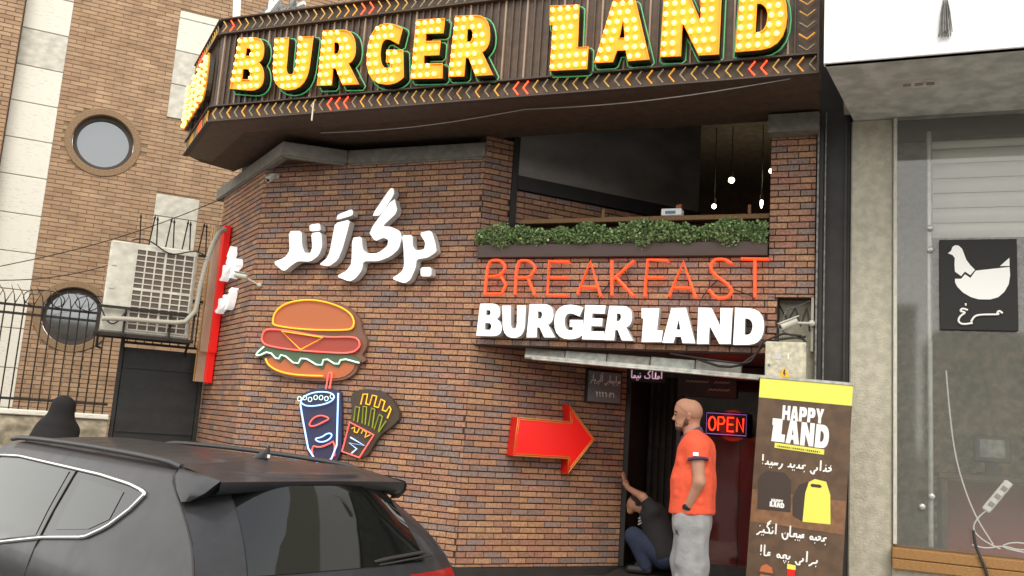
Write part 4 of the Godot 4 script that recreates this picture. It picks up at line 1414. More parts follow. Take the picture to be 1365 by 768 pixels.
	for e in [[[0, 1, 2, 3], 3.12, -4.15, "white raised Persian lettering, upper line on the receding side wall", .62], [[4, 5, 6, 7], 2.67, -5.1, "white raised Persian lettering, lower line on the receding side wall", .72]]:
		t = thing("side_lettering", e[3], "sign", side.call(.9, e[1], .08), "white lettering on the side wall")
		for k in e[0]:
			var p := soften(flat(PERSIAN[k]), 1, .16)
			for j in p.size(): p[j] = Vector2((p[j].x - e[2]) * e[4], (p[j].y - 3.15) * .40)
			extruded(t, "letter", p, [], side.call(.40, e[1], .10), -LDIR, .08, M.white_face)

# ---------------------------------------------------------------- gap beside the restaurant: gate, fence, air conditioner
func gate_and_fence() -> void:
	var n := Vector3(cos(deg_to_rad(42.7)), 0, sin(deg_to_rad(42.7)))
	var d := Vector3(n.z, 0, -n.x)
	var o := Vector3(0, 0, 8.2) - n * 12.0
	var bs := Basis(d, EY, d.cross(EY))
	var at := func(s, y, k): return o + d * s + EY * y + n * k
	var t := thing("garden_wall", "low cream stone wall under the iron fence", "wall", at.call(-1.5, 0, 0))
	var b := MB.new()
	b.cbox(at.call(-1.6, .62, 0), Vector3(3.86, 1.24, .25), .01, bs)
	part(t, "wall_body", b, M.stone_wall)
	for k in 6:
		b = MB.new()
		b.cbox(at.call(-3.2 + k * .642, 1.27, 0), Vector3(.636, .06, .32), .01, bs)
		part(t, "coping_stone", b, M.travertine)
	t = thing("iron_fence", "rusty iron bar fence with barbed spikes on low cream wall", "fence", at.call(-1.5, 1.3, 0))
	for y in [1.42, 2.42, 2.52]:
		b = MB.new()
		b.box(at.call(-1.6, y, 0), Vector3(3.8, .03, .02), bs)
		part(t, "rail", b, M.iron)
	for k in 38:
		var s := -3.45 + k * .1
		b = MB.new()
		b.tube([at.call(s, 1.3, .012), at.call(s, 2.56, .012)], .009, 5)
		part(t, "bar", b, M.iron)
		b = MB.new()
		b.tube([at.call(s, 2.54, .012), at.call(s - .02, 2.64, .03), at.call(s - .07 - .03 * (k % 2), 2.76, .06 * (1 if k % 2 else -1))], .008, 5, false, .003)
		b.tube([at.call(s, 2.54, .012), at.call(s + .03, 2.62, -.02), at.call(s + .06, 2.70, -.05)], .007, 5, false, .003)
		part(t, "spike", b, M.iron)
	for k in 3:
		b = MB.new()
		var a := []
		for j in 24:
			var an := TAU * j / 23.0
			a.append(at.call(-.55 + k * .33 + cos(an) * (.22 + .05 * k), 2.62 + sin(an) * .11, .05 + .05 * sin(an * 3)))
		b.tube(a, .006, 5)
		part(t, "barbed_loop", b, M.iron)
	t = thing("black_gate", "black sheet steel gate under the air conditioner", "gate", at.call(.85, 0, 0))
	b = MB.new()
	b.cbox(at.call(.86, 1.08, -.02), Vector3(.92, 2.12, .05), .006, bs)
	part(t, "gate_leaf", b, M.gate_black)
	for y in [.3, 1.12, 1.9]:
		b = MB.new()
		b.box(at.call(.86, y, .015), Vector3(.9, .03, .03), bs)
		part(t, "gate_rib", b, M.gate_black)
	for s in [.375, 1.345]:
		b = MB.new()
		b.cbox(at.call(s, 1.72, 0), Vector3(.05, 3.44, .07), .006, bs)
		part(t, "gate_post", b, M.gate_black)
	for y in [2.2, 2.8, 3.4]:
		b = MB.new()
		b.box(at.call(.86, y, 0), Vector3(.92, .03, .03), bs)
		part(t, "lattice_rail", b, M.iron)
	for k in 10:
		b = MB.new()
		var s := .42 + k * .1
		b.tube([at.call(s, 2.2, .0), at.call(s, 3.42, .0)], .008, 5)
		part(t, "lattice_bar", b, M.iron)
		b = MB.new()
		b.tube([at.call(s, 3.4, 0), at.call(s - .03 + .06 * (k % 2), 3.78, .05 * (k % 2))], .009, 5)
		b.tube([at.call(s - .03 + .06 * (k % 2), 3.78, .05 * (k % 2)), at.call(s - .035 + .07 * (k % 2), 3.84, .055 * (k % 2))], .018, 5, false, .001)
		part(t, "spike", b, M.iron)
	# condenser unit, a bit in front
	var ao := Vector3(0, 0, 8.2) - n * 11.3
	var aa := func(s, y, k): return ao + d * s + EY * y + n * k
	t = thing("air_conditioner", "big dirty white air conditioner unit with grid grille on iron bracket", "air conditioner", aa.call(.6, 2.25, 0))
	b = MB.new()
	b.cbox(aa.call(.575, 2.80, -.18), Vector3(.98, 1.08, .36), .02, bs)
	part(t, "casing", b, M.ac_white)
	b = MB.new()
	b.box(aa.call(.70, 2.79, .004), Vector3(.66, .96, .012), bs)
	part(t, "grille_back", b, M.ac_grey)
	for k in 7:
		b = MB.new()
		b.box(aa.call(.375 + k * .108, 2.79, .016), Vector3(.016 if k != 3 else .026, .97, .014), bs)
		part(t, "grille_bar", b, M.ac_white)
	for k in 15:
		b = MB.new()
		b.box(aa.call(.70, 2.31 + k * .0685, .014), Vector3(.66, .013 if k != 7 else .03, .012), bs)
		part(t, "grille_bar", b, M.ac_white)
	b = MB.new()
	b.box(aa.call(.15, 3.05, .004), Vector3(.05, .02, .012), bs)
	b.box(aa.call(.15, 2.78, .004), Vector3(.05, .02, .012), bs)
	part(t, "service_clip", b, M.letter_side)
	for e in [[.575, 2.235, -.0, 1.1, .04, .05], [.575, 2.235, -.36, 1.1, .04, .05], [.575, 2.55, .05, 1.1, .03, .03]]:
		b = MB.new()
		b.box(aa.call(e[0], e[1], e[2]), Vector3(e[3], e[4], e[5]), bs)
		part(t, "bracket_rail", b, M.iron)
	for s in [.06, .34, .84, 1.1]:
		b = MB.new()
		b.box(aa.call(s, 2.39, .05), Vector3(.025, .33, .025), bs)
		part(t, "bracket_upright", b, M.iron)
	for s in [.08, 1.08]:
		b = MB.new()
		b.tube([aa.call(s, 2.22, 0), aa.call(s, 2.1, -.36), aa.call(s + .05, 2.1, -.68)], .015, 5)
		part(t, "bracket_arm", b, M.iron)
	t = thing("drain_hose", "grey corrugated hose looping from air conditioner up to brick wall", "hose", aa.call(.3, 2.45, .1))
	b = MB.new()
	var hp := [aa.call(.1, 2.40, .09), aa.call(.35, 2.42, .1), aa.call(.75, 2.43, .1), aa.call(1.0, 2.46, .1), aa.call(1.1, 2.6, .08), aa.call(1.12, 2.9, .06), aa.call(1.18, 3.3, .0), aa.call(1.28, 3.62, -.1), aa.call(1.42, 3.72, -.3), aa.call(1.6, 3.74, -.45)]
	var c3 := Curve3D.new()
	for i in hp.size():
		var tg: Vector3 = (hp[mini(i + 1, hp.size() - 1)] - hp[maxi(i - 1, 0)]) / 6.0
		c3.add_point(hp[i], -tg, tg)
	var L := c3.get_baked_length()
	var path := []
	for i in 150: path.append(c3.sample_baked(L * i / 149.0))
	b.tube(path, .026, 8)
	for i in range(0, 149, 2): b.tube([path[i], path[i + 1]], .03, 8)
	part(t, "hose", b, M.duct)
	for w in [[.5, 3.32, "thin black cable sagging above the air conditioner", 0], [.2, 2.42, "thin black cable looped on the bracket rail", 1]]:
		t = thing("cable", w[2], "cable", aa.call(w[0], w[1], .06))
		b = MB.new()
		var pp := []
		for i in 15:
			var u := i / 14.0
			if w[3] == 0: pp.append(aa.call(.3 + u * .85, 3.36 + .05 * sin(u * 9) - u * .1, .02 + .05 * u))
			else: pp.append(aa.call(.06 + u * .3, 2.55 - .2 * sin(u * PI), .07))
		b.tube(pp, .009, 5)
		part(t, "wire", b, M.black)
	# long thin wires across the gap
	for w in [[at.call(-1.2, 2.9, 0), at.call(1.55, 4.35, -.1), "thin grey wire sloping up to the restaurant cornice"], [at.call(-1.3, 2.75, .05), at.call(.5, 3.35, -.1), "thin grey wire sagging above the iron fence"]]:
		t = thing("overhead_wire", w[2], "wire", w[0])
		b = MB.new()
		var pp := []
		for i in 13:
			var u := i / 12.0
			pp.append(w[0].lerp(w[1], u) - EY * .12 * sin(u * PI))
		b.tube(pp, .006, 5)
		part(t, "wire", b, M.iron)
	# roof steelwork behind the sign corner
	t = thing("roof_frame", "white metal frame on the roof behind the sign corner", "metal frame", Vector3(-7.0, 5.62, -.5))
	for e in [[Vector3(-7.42, 5.6, -.3), Vector3(-7.55, 7.0, -.3), .07], [Vector3(-7.3, 5.9, -.2), Vector3(-6.3, 6.9, -.1), .06], [Vector3(-6.9, 5.6, -.2), Vector3(-6.9, 7.0, -.2), .04], [Vector3(-7.1, 6.35, -.35), Vector3(-6.5, 6.5, -.35), .05]]:
		b = MB.new()
		var dd: Vector3 = (e[1] - e[0])
		var zz := dd.normalized()
		var xx := zz.cross(Vector3.BACK).normalized()
		b.cbox((e[0] + e[1]) * .5, Vector3(e[2], e[2], dd.length()), .004, Basis(zz.cross(xx).normalized() * -1, xx, zz).orthonormalized())
		part(t, "beam", b, M.white)
	b = MB.new()
	for k in 4: b.cbox(Vector3(-7.05 + k * .13, 6.28 + .06 * (k % 2), -.4), Vector3(.11, .4, .2), .01)
	part(t, "duct_box", b, M.dull_steel)

func upstairs() -> void:
	var t := thing("planter_box", "long dark brown planter box over the BREAKFAST sign", "planter", Vector3(-2.28, 3.172, 0))
	var b := MB.new()
	b.cbox(Vector3(-2.283, 3.243, -.04), Vector3(2.885, .135, .19), .006)
	part(t, "box", b, M.planter)
	t = thing("hedge", "row of bushy green artificial leaves in the planter box", "hedge", Vector3(-2.28, 3.3, 0))
	b = MB.new()
	var gr := [Color(.045, .075, .028), Color(.07, .105, .04), Color(.035, .055, .024), Color(.095, .13, .058), Color(.06, .085, .036)]
	for i in 9500:
		var x := rng.randf_range(-3.74, -.85)
		var lump := .5 + .5 * sin(x * 9.0 + 1.3 * sin(x * 5.1))
		var hgt := .15 + .12 * lump * lump + .06 * sin(x * 23.0) * sin(x * 7.0) + (.08 if x > -1.15 else 0.0)
		var u := rng.randf()
		var w := rng.randf_range(-PI * .5, PI * .5)
		var rad := sqrt(rng.randf())
		var c := Vector3(x, 3.385 + .02 * lump + sin(w) * hgt * .5 * rad + .012 * sin(x * 17), .0 + cos(w) * (.12 + .045 * lump) * rad - .04 * (1 - absf(sin(w))))
		b.col = gr[rng.randi() % 5] * rng.randf_range(2.4, 4.4)
		var dir := Vector3(rng.randf_range(-1, 1), rng.randf_range(-.5, 1), rng.randf_range(-.3, 1.2)).normalized()
		var sd := dir.cross(Vector3(rng.randf_range(-1, 1), rng.randf_range(-1, 1), rng.randf_range(-1, 1))).normalized()
		var ln := rng.randf_range(.022, .042)
		var wd := ln * .3
		b.tri(c, c + dir * ln * .5 + sd * wd, c + dir * ln)
		b.tri(c, c + dir * ln, c + dir * ln * .5 - sd * wd)
	var fo := part(t, "foliage", b, M.leaf)
	fo.set_meta("kind", "stuff")
	b = MB.new()
	for k in 48:
		var x := -3.68 + k * .059
		b.tube([Vector3(x, 3.3, 0), Vector3(x + .02 * sin(k * 3.1), 3.45, .04 * cos(k * 1.7))], .005, 4)
	part(t, "stem", b, M.wood)
	t = thing("terrace_counter", "brown wooden counter ledge along the open upper floor", "counter", Vector3(-2.1, 3.13, -.3))
	b = MB.new()
	b.cbox(Vector3(-2.1, 3.60, -.30), Vector3(2.5, .05, .26), .006)
	part(t, "counter_top", b, M.wood)
	b = MB.new()
	b.box(Vector3(-2.1, 3.35, -.34), Vector3(2.4, .45, .05))
	part(t, "counter_front", b, M.dark_brown)
	for e in [[-2.50, "left wooden peg standing on the terrace counter"], [-1.05, "right wooden peg standing on the terrace counter"]]:
		t = thing("wooden_post", e[1], "post", Vector3(e[0], 3.625, -.3), "wooden pegs on the counter")
		b = MB.new()
		b.cbox(Vector3(e[0], 3.685, -.3), Vector3(.03, .12, .03), .003)
		part(t, "peg", b, M.wood)
	t = thing("condiment_box", "small white box with sachets on the terrace counter", "box", Vector3(-1.78, 3.625, -.24))
	b = MB.new()
	b.cbox(Vector3(-1.78, 3.665, -.24), Vector3(.20, .07, .12), .006)
	part(t, "carton", b, M.white)
	b = MB.new()
	b.box(Vector3(-1.79, 3.66, -.178), Vector3(.1, .03, .004))
	part(t, "carton_print", b, M.neon_blue_print)
	b = MB.new()
	for k in 4: b.box(Vector3(-1.74 + k * .014, 3.715, -.24 + k * .01), Vector3(.006, .06, .04), Basis(Vector3.BACK, -.1 * k))
	part(t, "sachet", b, M.plate_orange)
	# dark room behind with small bare lamps on cords
	var ls := [[-1.62, 4.79, -3.0, "bright round spot lamp deep in the upper room"], [-1.83, 4.45, -3.0, "small warm bulb hanging lowest in the upper room"], [-1.24, 4.48, -3.0, "slim upright glowing tube lamp in the upper room"], [-1.13, 4.89, -3.0, "small lamp beside the brick pier in the upper room"]]
	for i in 4:
		var e = ls[i]
		var p := Vector3(e[0], e[1], e[2])
		t = thing("pendant_lamp", e[3], "lamp", p, "lamps in the upper room")
		b = MB.new()
		b.tube([p + EY * .06, Vector3(p.x, 5.5, p.z)], .006, 5)
		part(t, "cord", b, M.black)
		b = MB.new()
		b.tube([p + EY * .03, p + EY * .10], .022, 8)
		part(t, "socket", b, M.black)
		b = MB.new()
		if i == 2: b.ball(p, .022, Vector3(.8, 3.2, .8), 10, 8)
		else: b.ball(p, .038 if i == 0 else .03, Vector3.ONE, 10, 8)
		part(t, "bulb", b, M.lamp)
		var om := OmniLight3D.new()
		om.name = "lamp_light"
		om.light_color = Color(1, .88, .7)
		om.light_energy = .02
		om.light_size = .06
		om.shadow_enabled = true
		om.omni_range = 8.0
		t.add_child(om)
		om.position = Vector3(0, -.08, 0)

func doorway() -> void:
	var t := thing("shop_door", "black framed glass restaurant door with open left half", "door", Vector3(-1.7, .09, -1.45))
	for e in [[-2.435, .06], [-1.87, .05], [-1.0, .06]]:
		var b := MB.new()
		b.cbox(Vector3(e[0], 1.13, -1.46), Vector3(e[1], 2.08, .08), .005)
		part(t, "door_post", b, M.black)
	var b := MB.new()
	b.cbox(Vector3(-1.72, 2.2, -1.46), Vector3(1.5, .14, .1), .005)
	part(t, "door_head", b, M.black)
	b = MB.new()
	b.box(Vector3(-1.435, 1.13, -1.47), Vector3(.81, 1.98, .012))
	part(t, "door_pane", b, M.glass_dark)
	b = MB.new()
	b.cbox(Vector3(-1.435, .16, -1.455), Vector3(.81, .12, .05), .005)
	part(t, "door_rail", b, M.black)
	b = MB.new()
	b.cbox(Vector3(-1.82, 1.1, -1.4), Vector3(.025, .5, .025), .005)
	part(t, "handle", b, M.steel)
	var sl := thing("slat_partition", "dark vertical slat partition inside the open doorway", "partition", Vector3(-2.2, .09, -2.4))
	b = MB.new()
	b.box(Vector3(-2.16, 1.15, -2.5), Vector3(.56, 2.1, .04))
	part(sl, "backing", b, M.black)
	for k in 7:
		b = MB.new()
		b.cbox(Vector3(-2.40 + k * .08, 1.15, -2.46), Vector3(.045, 2.1, .04), .004)
		part(sl, "slat", b, M.dark_brown)
	# dark room: red cupboard, paper, pale grating
	t = thing("red_cabinet", "dark red cupboard inside the doorway behind the OPEN sign", "cabinet", Vector3(-1.25, .09, -1.85))
	b = MB.new()
	b.cbox(Vector3(-1.25, .82, -1.85), Vector3(.75, 1.44, .4), .01)
	part(t, "carcass", b, M.dark_red)
	b = MB.new()
	b.box(Vector3(-1.25, .82, -1.646), Vector3(.012, 1.36, .008))
	part(t, "door_gap", b, M.black)
	t = thing("paper_notice", "pale paper notice taped to the door glass", "paper", Vector3(-1.59, 1.3, -1.46))
	b = MB.new()
	b.box(Vector3(-1.615, 1.33, -1.458), Vector3(.19, .23, .003))
	part(t, "sheet", b, M.paper)
	b = MB.new()
	for k in 5: b.box(Vector3(-1.615, 1.40 - k * .03, -1.4555), Vector3(.12 - .02 * (k % 2), .006, .001))
	part(t, "print", b, M.grey_panel)
	t = thing("ceiling_grating", "pale ceiling grating glimpsed inside the dark doorway", "grating", Vector3(-1.55, 2.0, -2.2))
	b = MB.new()
	for k in 9: b.box(Vector3(-1.95 + k * .07, 2.16, -2.3), Vector3(.03, .012, .5))
	b.box(Vector3(-1.67, 2.165, -2.06), Vector3(.62, .014, .02))
	part(t, "louvre", b, M.dull_steel)
	# OPEN
	t = thing("open_neon_sign", "glowing red neon OPEN sign on the door", "sign", Vector3(-1.35, 1.53, -1.3))
	b = MB.new()
	b.cbox(Vector3(-1.348, 1.662, -1.285), Vector3(.44, .25, .03), .006)
	part(t, "back_board", b, M.black_gloss)
	b = MB.new()
	b.tube(lift(PackedVector2Array([Vector2(-1.55, 1.555), Vector2(-1.145, 1.555), Vector2(-1.145, 1.77), Vector2(-1.55, 1.77)]), Vector3(0, 0, -1.262), EX, EY), .006, 6, true)
	part(t, "border_tube", b, M.neon_violet)
	var oo := []
	for k in 13: oo += [.5 + .5 * cos(TAU * k / 12), .5 + .5 * sin(TAU * k / 12)]
	var LET := [[oo], [[0, 0, 0, 1, .7, 1, .95, .75, .7, .5, 0, .5]], [[.9, 1, 0, 1, 0, 0, .9, 0], [0, .5, .8, .5]], [[0, 0, 0, 1, .9, 0, .9, 1]]]
	for k in 4:
		b = MB.new()
		for s in LET[k]:
			var p := PackedVector2Array()
			for q in flat(s): p.append(Vector2(-1.525 + k * .096 + q.x * .07, 1.592 + q.y * .14))
			b.tube(lift(p, Vector3(0, 0, -1.258), EX, EY), .0085, 6)
		part(t, "letter_tube", b, M.neon_red)
	var om := OmniLight3D.new()
	om.name = "neon_light"
	om.light_color = Color(1, .2, .08)
	om.light_energy = .04
	om.light_size = .2
	om.shadow_enabled = true
	t.add_child(om)
	om.global_position = Vector3(-1.35, 1.66, -1.2)
	# writing above the door
	t = thing("estate_lettering", "white and pink Persian lettering over the open door half", "sign", Vector3(-2.23, 2.08, -1.38))
	b = MB.new()
	b.box(Vector3(-2.235, 2.135, -1.398), Vector3(.40, .14, .012))
	part(t, "board", b, M.black)
	b = MB.new()
	write(b, "املاک نیما", Vector3(-2.06, 2.11, -1.386), EX, EY, .36, .085, .0075, 5)
	part(t, "lettering", b, M.print_pinkwhite)
	t = thing("faint_lettering", "faint grey writing on the dark board above the door glass", "sign", Vector3(-1.6, 2.0, -1.38))
	b = MB.new()
	b.box(Vector3(-1.58, 2.06, -1.398), Vector3(.62, .24, .012))
	part(t, "board", b, M.black)
	b = MB.new()
	write(b, "سسسسس سسسسسسس", Vector3(-1.34, 2.09, -1.388), EX, EY, .5, .09, .004)
	part(t, "lettering", b, M.print_grey)
	b = MB.new()
	write(b, "سسسسسس", Vector3(-1.34, 2.01, -1.388), EX, EY, .26, .09, .004)
	part(t, "lettering", b, M.print_grey)
	# crooked shutter rail under the lintel
	t = thing("shutter_rail", "long pale metal shutter rail hanging crooked under the lintel", "rail", Vector3(-2, 2.15, -.15))
	var rd := (Vector3(-.9, 2.115, -.15) - Vector3(-3.18, 2.225, -.15)).normalized()
	var rb := Basis(rd, Vector3.BACK.cross(rd), Vector3.BACK)
	b = MB.new()
	b.cbox(Vector3(-2.03, 2.142, -.15), Vector3(2.3, .03, .14), .006, rb)
	b.cbox(Vector3(-2.0, 2.118, -.12), Vector3(2.2, .016, .1), .004, rb)
	part(t, "rail", b, M.rail)
	for k in 5:
		b = MB.new()
		b.cbox(Vector3(-3.0 + k * .43, 2.222 - k * .0155, -.2), Vector3(.42, .11, .06), .006, rb)
		part(t, "cover_plate", b, M.rail if k % 2 else M.rail_b)

func bullet_camera(called_label: String, tip: Vector3, tail: Vector3, mount: Vector3, m: Material) -> void:
	var t := thing("security_camera", called_label, "camera", mount)
	var ax := (tip - tail).normalized()
	var b := MB.new()
	b.lathe(tail, ax, [[.001, 0], [.022, 0], [.032, .012], [.032, (tip - tail).length() - .01], [.028, (tip - tail).length()], [.024, (tip - tail).length() - .012], [.001, (tip - tail).length() - .012]], 14)
	part(t, "camera_body", b, m)
	b = MB.new()
	b.ball(tip - ax * .008, .017, Vector3.ONE, 10, 8)
	part(t, "lens", b, M.black_gloss)
	b = MB.new()
	b.cbox((tip + tail) * .5 + EY * .036, Vector3((tip - tail).length() * 1.15, .008, .07), .003, Basis(ax, ax.cross(EY).cross(ax).normalized(), ax.cross(EY).normalized()))
	part(t, "sun_hood", b, m)
	b = MB.new()
	b.tube([tail.lerp(tip, .3), tail.lerp(mount, .5) - EY * .01, mount], .012, 7)
	b.ball(mount, .03, Vector3.ONE, 10, 8)
	part(t, "bracket", b, m)

func pillar_gear() -> void:
	bullet_camera("white security camera above the electric box", Vector3(-.70, 2.50, .24), Vector3(-.57, 2.57, .16), Vector3(-.45, 2.565, .03), M.ac_white)
	bullet_camera("small white security camera high on the brick corner under the cornice", Vector3(-6.36, 4.07, .16), Vector3(-6.37, 4.14, .06), Vector3(-6.35, 4.16, .01), M.ac_white)
	bullet_camera("white security camera sticking out between side wall lettering", Vector3(-6.63, 2.97, .20), Vector3(-6.50, 2.955, .14), Vector3(-6.42, 2.88, .02), M.ac_white)
	var t := thing("electric_box", "beige metal electric box with yellow warning triangle on the pier", "electric box", Vector3(-.66, 1.95, .1))
	var b := MB.new()
	b.cbox(Vector3(-.655, 2.15, .09), Vector3(.34, .46, .18), .008)
	part(t, "case", b, M.box_beige)
	b = MB.new()
	b.cbox(Vector3(-.662, 2.15, .184), Vector3(.318, .44, .012), .004)
	var dr := part(t, "box_door", b, M.box_beige)
	b = MB.new()
	for y in [2.0, 2.3]: b.tube([Vector3(-.488, y, .17), Vector3(-.488, y + .05, .17)], .008, 6)
	part(dr, "hinge", b, M.dull_steel)
	b = MB.new()
	b.lathe(Vector3(-.79, 2.17, .188), Vector3.BACK, [[.012, 0], [.012, .008], [.001, .008]], 10)
	part(dr, "lock", b, M.dull_steel)
	b = MB.new()
	b.extrude(flat([-.715, 2.06, -.605, 2.06, -.66, 2.155]), [], Vector3(0, 0, .1935), EX, EY, .003)
	part(t, "warning_triangle", b, M.warn)
	b = MB.new()
	b.extrude(flat([-.664, 2.135, -.652, 2.135, -.656, 2.105, -.648, 2.105, -.664, 2.07, -.66, 2.098, -.67, 2.098]), [], Vector3(0, 0, .1955), EX, EY, .0015)
	part(t, "flash_mark", b, M.black)
	b = MB.new()
	b.box(Vector3(-.715, 2.25, .1925), Vector3(.05, .05, .002))
	part(t, "torn_sticker", b, M.letter_side)
	b = MB.new()
	b.box(Vector3(-.63, 2.25, .1925), Vector3(.012, .045, .002))
	part(t, "torn_sticker", b, M.white)
	var cs := [
		[.012, [-.5, 2.44, .08, -.58, 2.42, .16, -.72, 2.40, .16, -.86, 2.34, .12, -.93, 2.26, .08, -1.05, 2.17, .06, -1.25, 2.16, .0, -1.5, 2.24, -.02], "thick black cable looping from pier to shutter rail"],
		[.009, [-.49, 2.36, .1, -.52, 2.44, .14, -.68, 2.45, .18, -.85, 2.38, .14, -.96, 2.2, .1, -1.2, 2.2, .05, -1.7, 2.26, .0], "thin black cable looping over the electric box"],
		[.008, [-.74, 2.74, -.12, -.66, 2.6, -.08, -.6, 2.72, -.1, -.55, 2.55, -.06, -.5, 2.72, -.08, -.47, 2.5, .0], "tangled cables in the broken niche of the pier"],
		[.007, [-.47, 2.78, -.04, -.56, 2.74, -.08, -.68, 2.7, -.1, -.7, 2.5, -.06, -.6, 2.44, .06, -.48, 2.4, .1], "loose grey cable ends above the electric box"]]
	cs.append([.006, [-2.42, 2.78, .03, -2.30, 2.92, .03, -2.18, 3.08, .03, -2.10, 2.9, .03], "thin dark wire crossing behind the letters K and F"])
	cs.append([.006, [-1.42, 2.78, .03, -1.28, 2.95, .03, -1.12, 2.86, .03, -.95, 2.80, .03], "thin dark wire crossing behind the letters S and T"])
	for e in cs:
		var c := thing("cable", e[2], "cable", Vector3(e[1][0], e[1][1], e[1][2]))
		var c3 := Curve3D.new()
		var pts := []
		for i in range(0, e[1].size(), 3): pts.append(Vector3(e[1][i], e[1][i + 1], e[1][i + 2]))
		for i in pts.size():
			var tg: Vector3 = (pts[mini(i + 1, pts.size() - 1)] - pts[maxi(i - 1, 0)]) / 6.0
			c3.add_point(pts[i], -tg, tg)
		var path := []
		for i in 40: path.append(c3.sample_baked(c3.get_baked_length() * i / 39.0))
		b = MB.new()
		b.tube(path, e[0], 6)
		part(c, "wire", b, M.dull_steel if e[0] == .007 else M.black)

func banner() -> void:
	var a := .045
	var X := Vector3(cos(a), -sin(a), 0)
	var Y := Vector3(sin(a), cos(a), -.012).normalized()
	var Z := X.cross(Y).normalized()
	var o := Vector3(-.924, .05, .46)
	var W := .735
	var H := 1.995
	var bs := Basis(X, Y, Z)
	var t := thing("roll_up_banner", "brown and yellow roll-up banner with lunch box pictures leaning by the pier", "banner", Vector3(-.56, 0, .45))
	var p := func(u, v, k): return o + X * (u * W) + Y * (H - v) + Z * k
	var b := MB.new()
	b.box(p.call(.5, H * .5, 0), Vector3(W, H, .004), bs)
	part(t, "banner_sheet", b, M.banner_brown)
	b = MB.new()
	b.box(p.call(.5, .085, .004), Vector3(W - .002, .165, .002), bs)
	part(t, "yellow_band", b, M.banner_yellow)
	b = MB.new()
	b.cbox(p.call(.5, -.008, .0), Vector3(W + .01, .025, .025), .004, bs)
	part(t, "top_bar", b, M.steel)
	b = MB.new()
	b.cbox(p.call(.5, H - .01, .0), Vector3(W + .04, .08, .12), .012, bs)
	part(t, "base_case", b, M.steel)
	b = MB.new()
	b.tube([p.call(.5, H, -.03), p.call(.5, 0, -.03)], .012, 8)
	part(t, "support_pole", b, M.steel)
	# print: everything a millimetre or two proud of the sheet
	var P2o: Vector3 = p.call(0, H, .005)
	var word := func(mb: MB, txt: String, x0: float, x1: float, vt: float, vb: float, sl := 0.0, k := 0.0):
		var n := txt.length()
		var w := (x1 - x0) / n
		for i in n:
			var q := rect_quad((x0 + i * w) * W, H - vb - sl * i, (x0 + (i + .94) * w) * W, H - vt - sl * i)
			var g := glyph(txt[i], q)
			mb.extrude(g[0], g.slice(1), P2o + Z * k, X, Y, .0015)
	b = MB.new()
	word.call(b, "HAPPY", .27, .72, .215, .335)
	part(t, "headline", b, M.print_white)
	b = MB.new()
	word.call(b, "LAND", .17, .79, .33, .52, .004)
	part(t, "headline", b, M.print_white)
	b = MB.new()
	b.box(p.call(.475, .556, .005), Vector3(.39, .042, .002), bs * Basis(Vector3.BACK, -.03))
	part(t, "yellow_strip", b, M.banner_yellow)
	b = MB.new()
	for i in 22: b.box(p.call(.24 + i * .0215, .555 + i * .0005, .007), Vector3(.010 if i % 7 else .004, .014, .001), bs)
	part(t, "small_print", b, M.banner_brown)
	b = MB.new()
	write(b, "غذای جدید رسید!", p.call(.83, .715, .005), X, Y, .56, .085, .0075, 5)
	write(b, "جعبه هیجان انگیز", p.call(.82, 1.265, .005), X, Y, .55, .085, .0075, 5)
	write(b, "برای بچه ها!", p.call(.74, 1.445, .005), X, Y, .46, .085, .0075, 5)
	part(t, "persian_lines", b, M.print_white)
	# wooden table strip and the two lunch boxes
	b = MB.new()
	b.box(p.call(.5, 1.06, .0035), Vector3(W - .004, .26, .001), bs)
	part(t, "printed_table", b, M.banner_table)
	var poly := func(arr: Array, k: float, up := .075) -> MB:
		var q := flat(arr)
		for i in q.size(): q[i] = Vector2(q[i].x * W, H - q[i].y + up)
		var mb := MB.new()
		mb.extrude(q, [], P2o + Z * k, X, Y, .0015)
		return mb
	part(t, "printed_dark_box", poly.call([.06, .92, .09, .87, .16, .84, .34, .84, .41, .90, .43, 1.15, .07, 1.16], .001), M.banner_dark)
	b = MB.new()
	word.call(b, "HAPPY", .215, .345, .985, 1.01, 0.0, .003)
	word.call(b, "LAND", .20, .36, 1.01, 1.05, 0.0, .003)
	part(t, "box_lettering", b, M.print_white)
	part(t, "printed_yellow_box", poly.call([.56, 1.21, .57, .98, .60, .89, .66, .86, .78, .87, .83, .97, .85, 1.20], .001), M.banner_yellow)
	part(t, "printed_box_side", poly.call([.44, 1.03, .50, .92, .60, .885, .57, .98, .56, 1.21, .45, 1.17], .0015), M.banner_dark)
	part(t, "printed_box_handle", poly.call([.62, .91, .63, .90, .72, .90, .74, .915, .72, .925, .63, .925], .003), M.banner_dark)
	part(t, "printed_bun", poly.call([.14, 1.75, .16, 1.70, .21, 1.68, .27, 1.70, .29, 1.75, .28, 1.79, .22, 1.81, .16, 1.79], .001, .17), M.plate_orange)
	part(t, "printed_filling", poly.call([.13, 1.745, .30, 1.745, .295, 1.765, .135, 1.765], .0025, .17), M.plate_dark)
	part(t, "printed_fries", poly.call([.43, 1.68, .52, 1.68, .505, 1.80, .445, 1.80], .001, .17), M.red)
	part(t, "printed_fries_tips", poly.call([.43, 1.65, .52, 1.655, .52, 1.69, .43, 1.69], .0025, .17), M.banner_yellow)
	b = MB.new()
	for u in [.37, .60]: b.ball(p.call(u, 1.62, .006), .008, Vector3(1, 1, .2), 8, 6)
	part(t, "printed_dots", b, M.print_white)

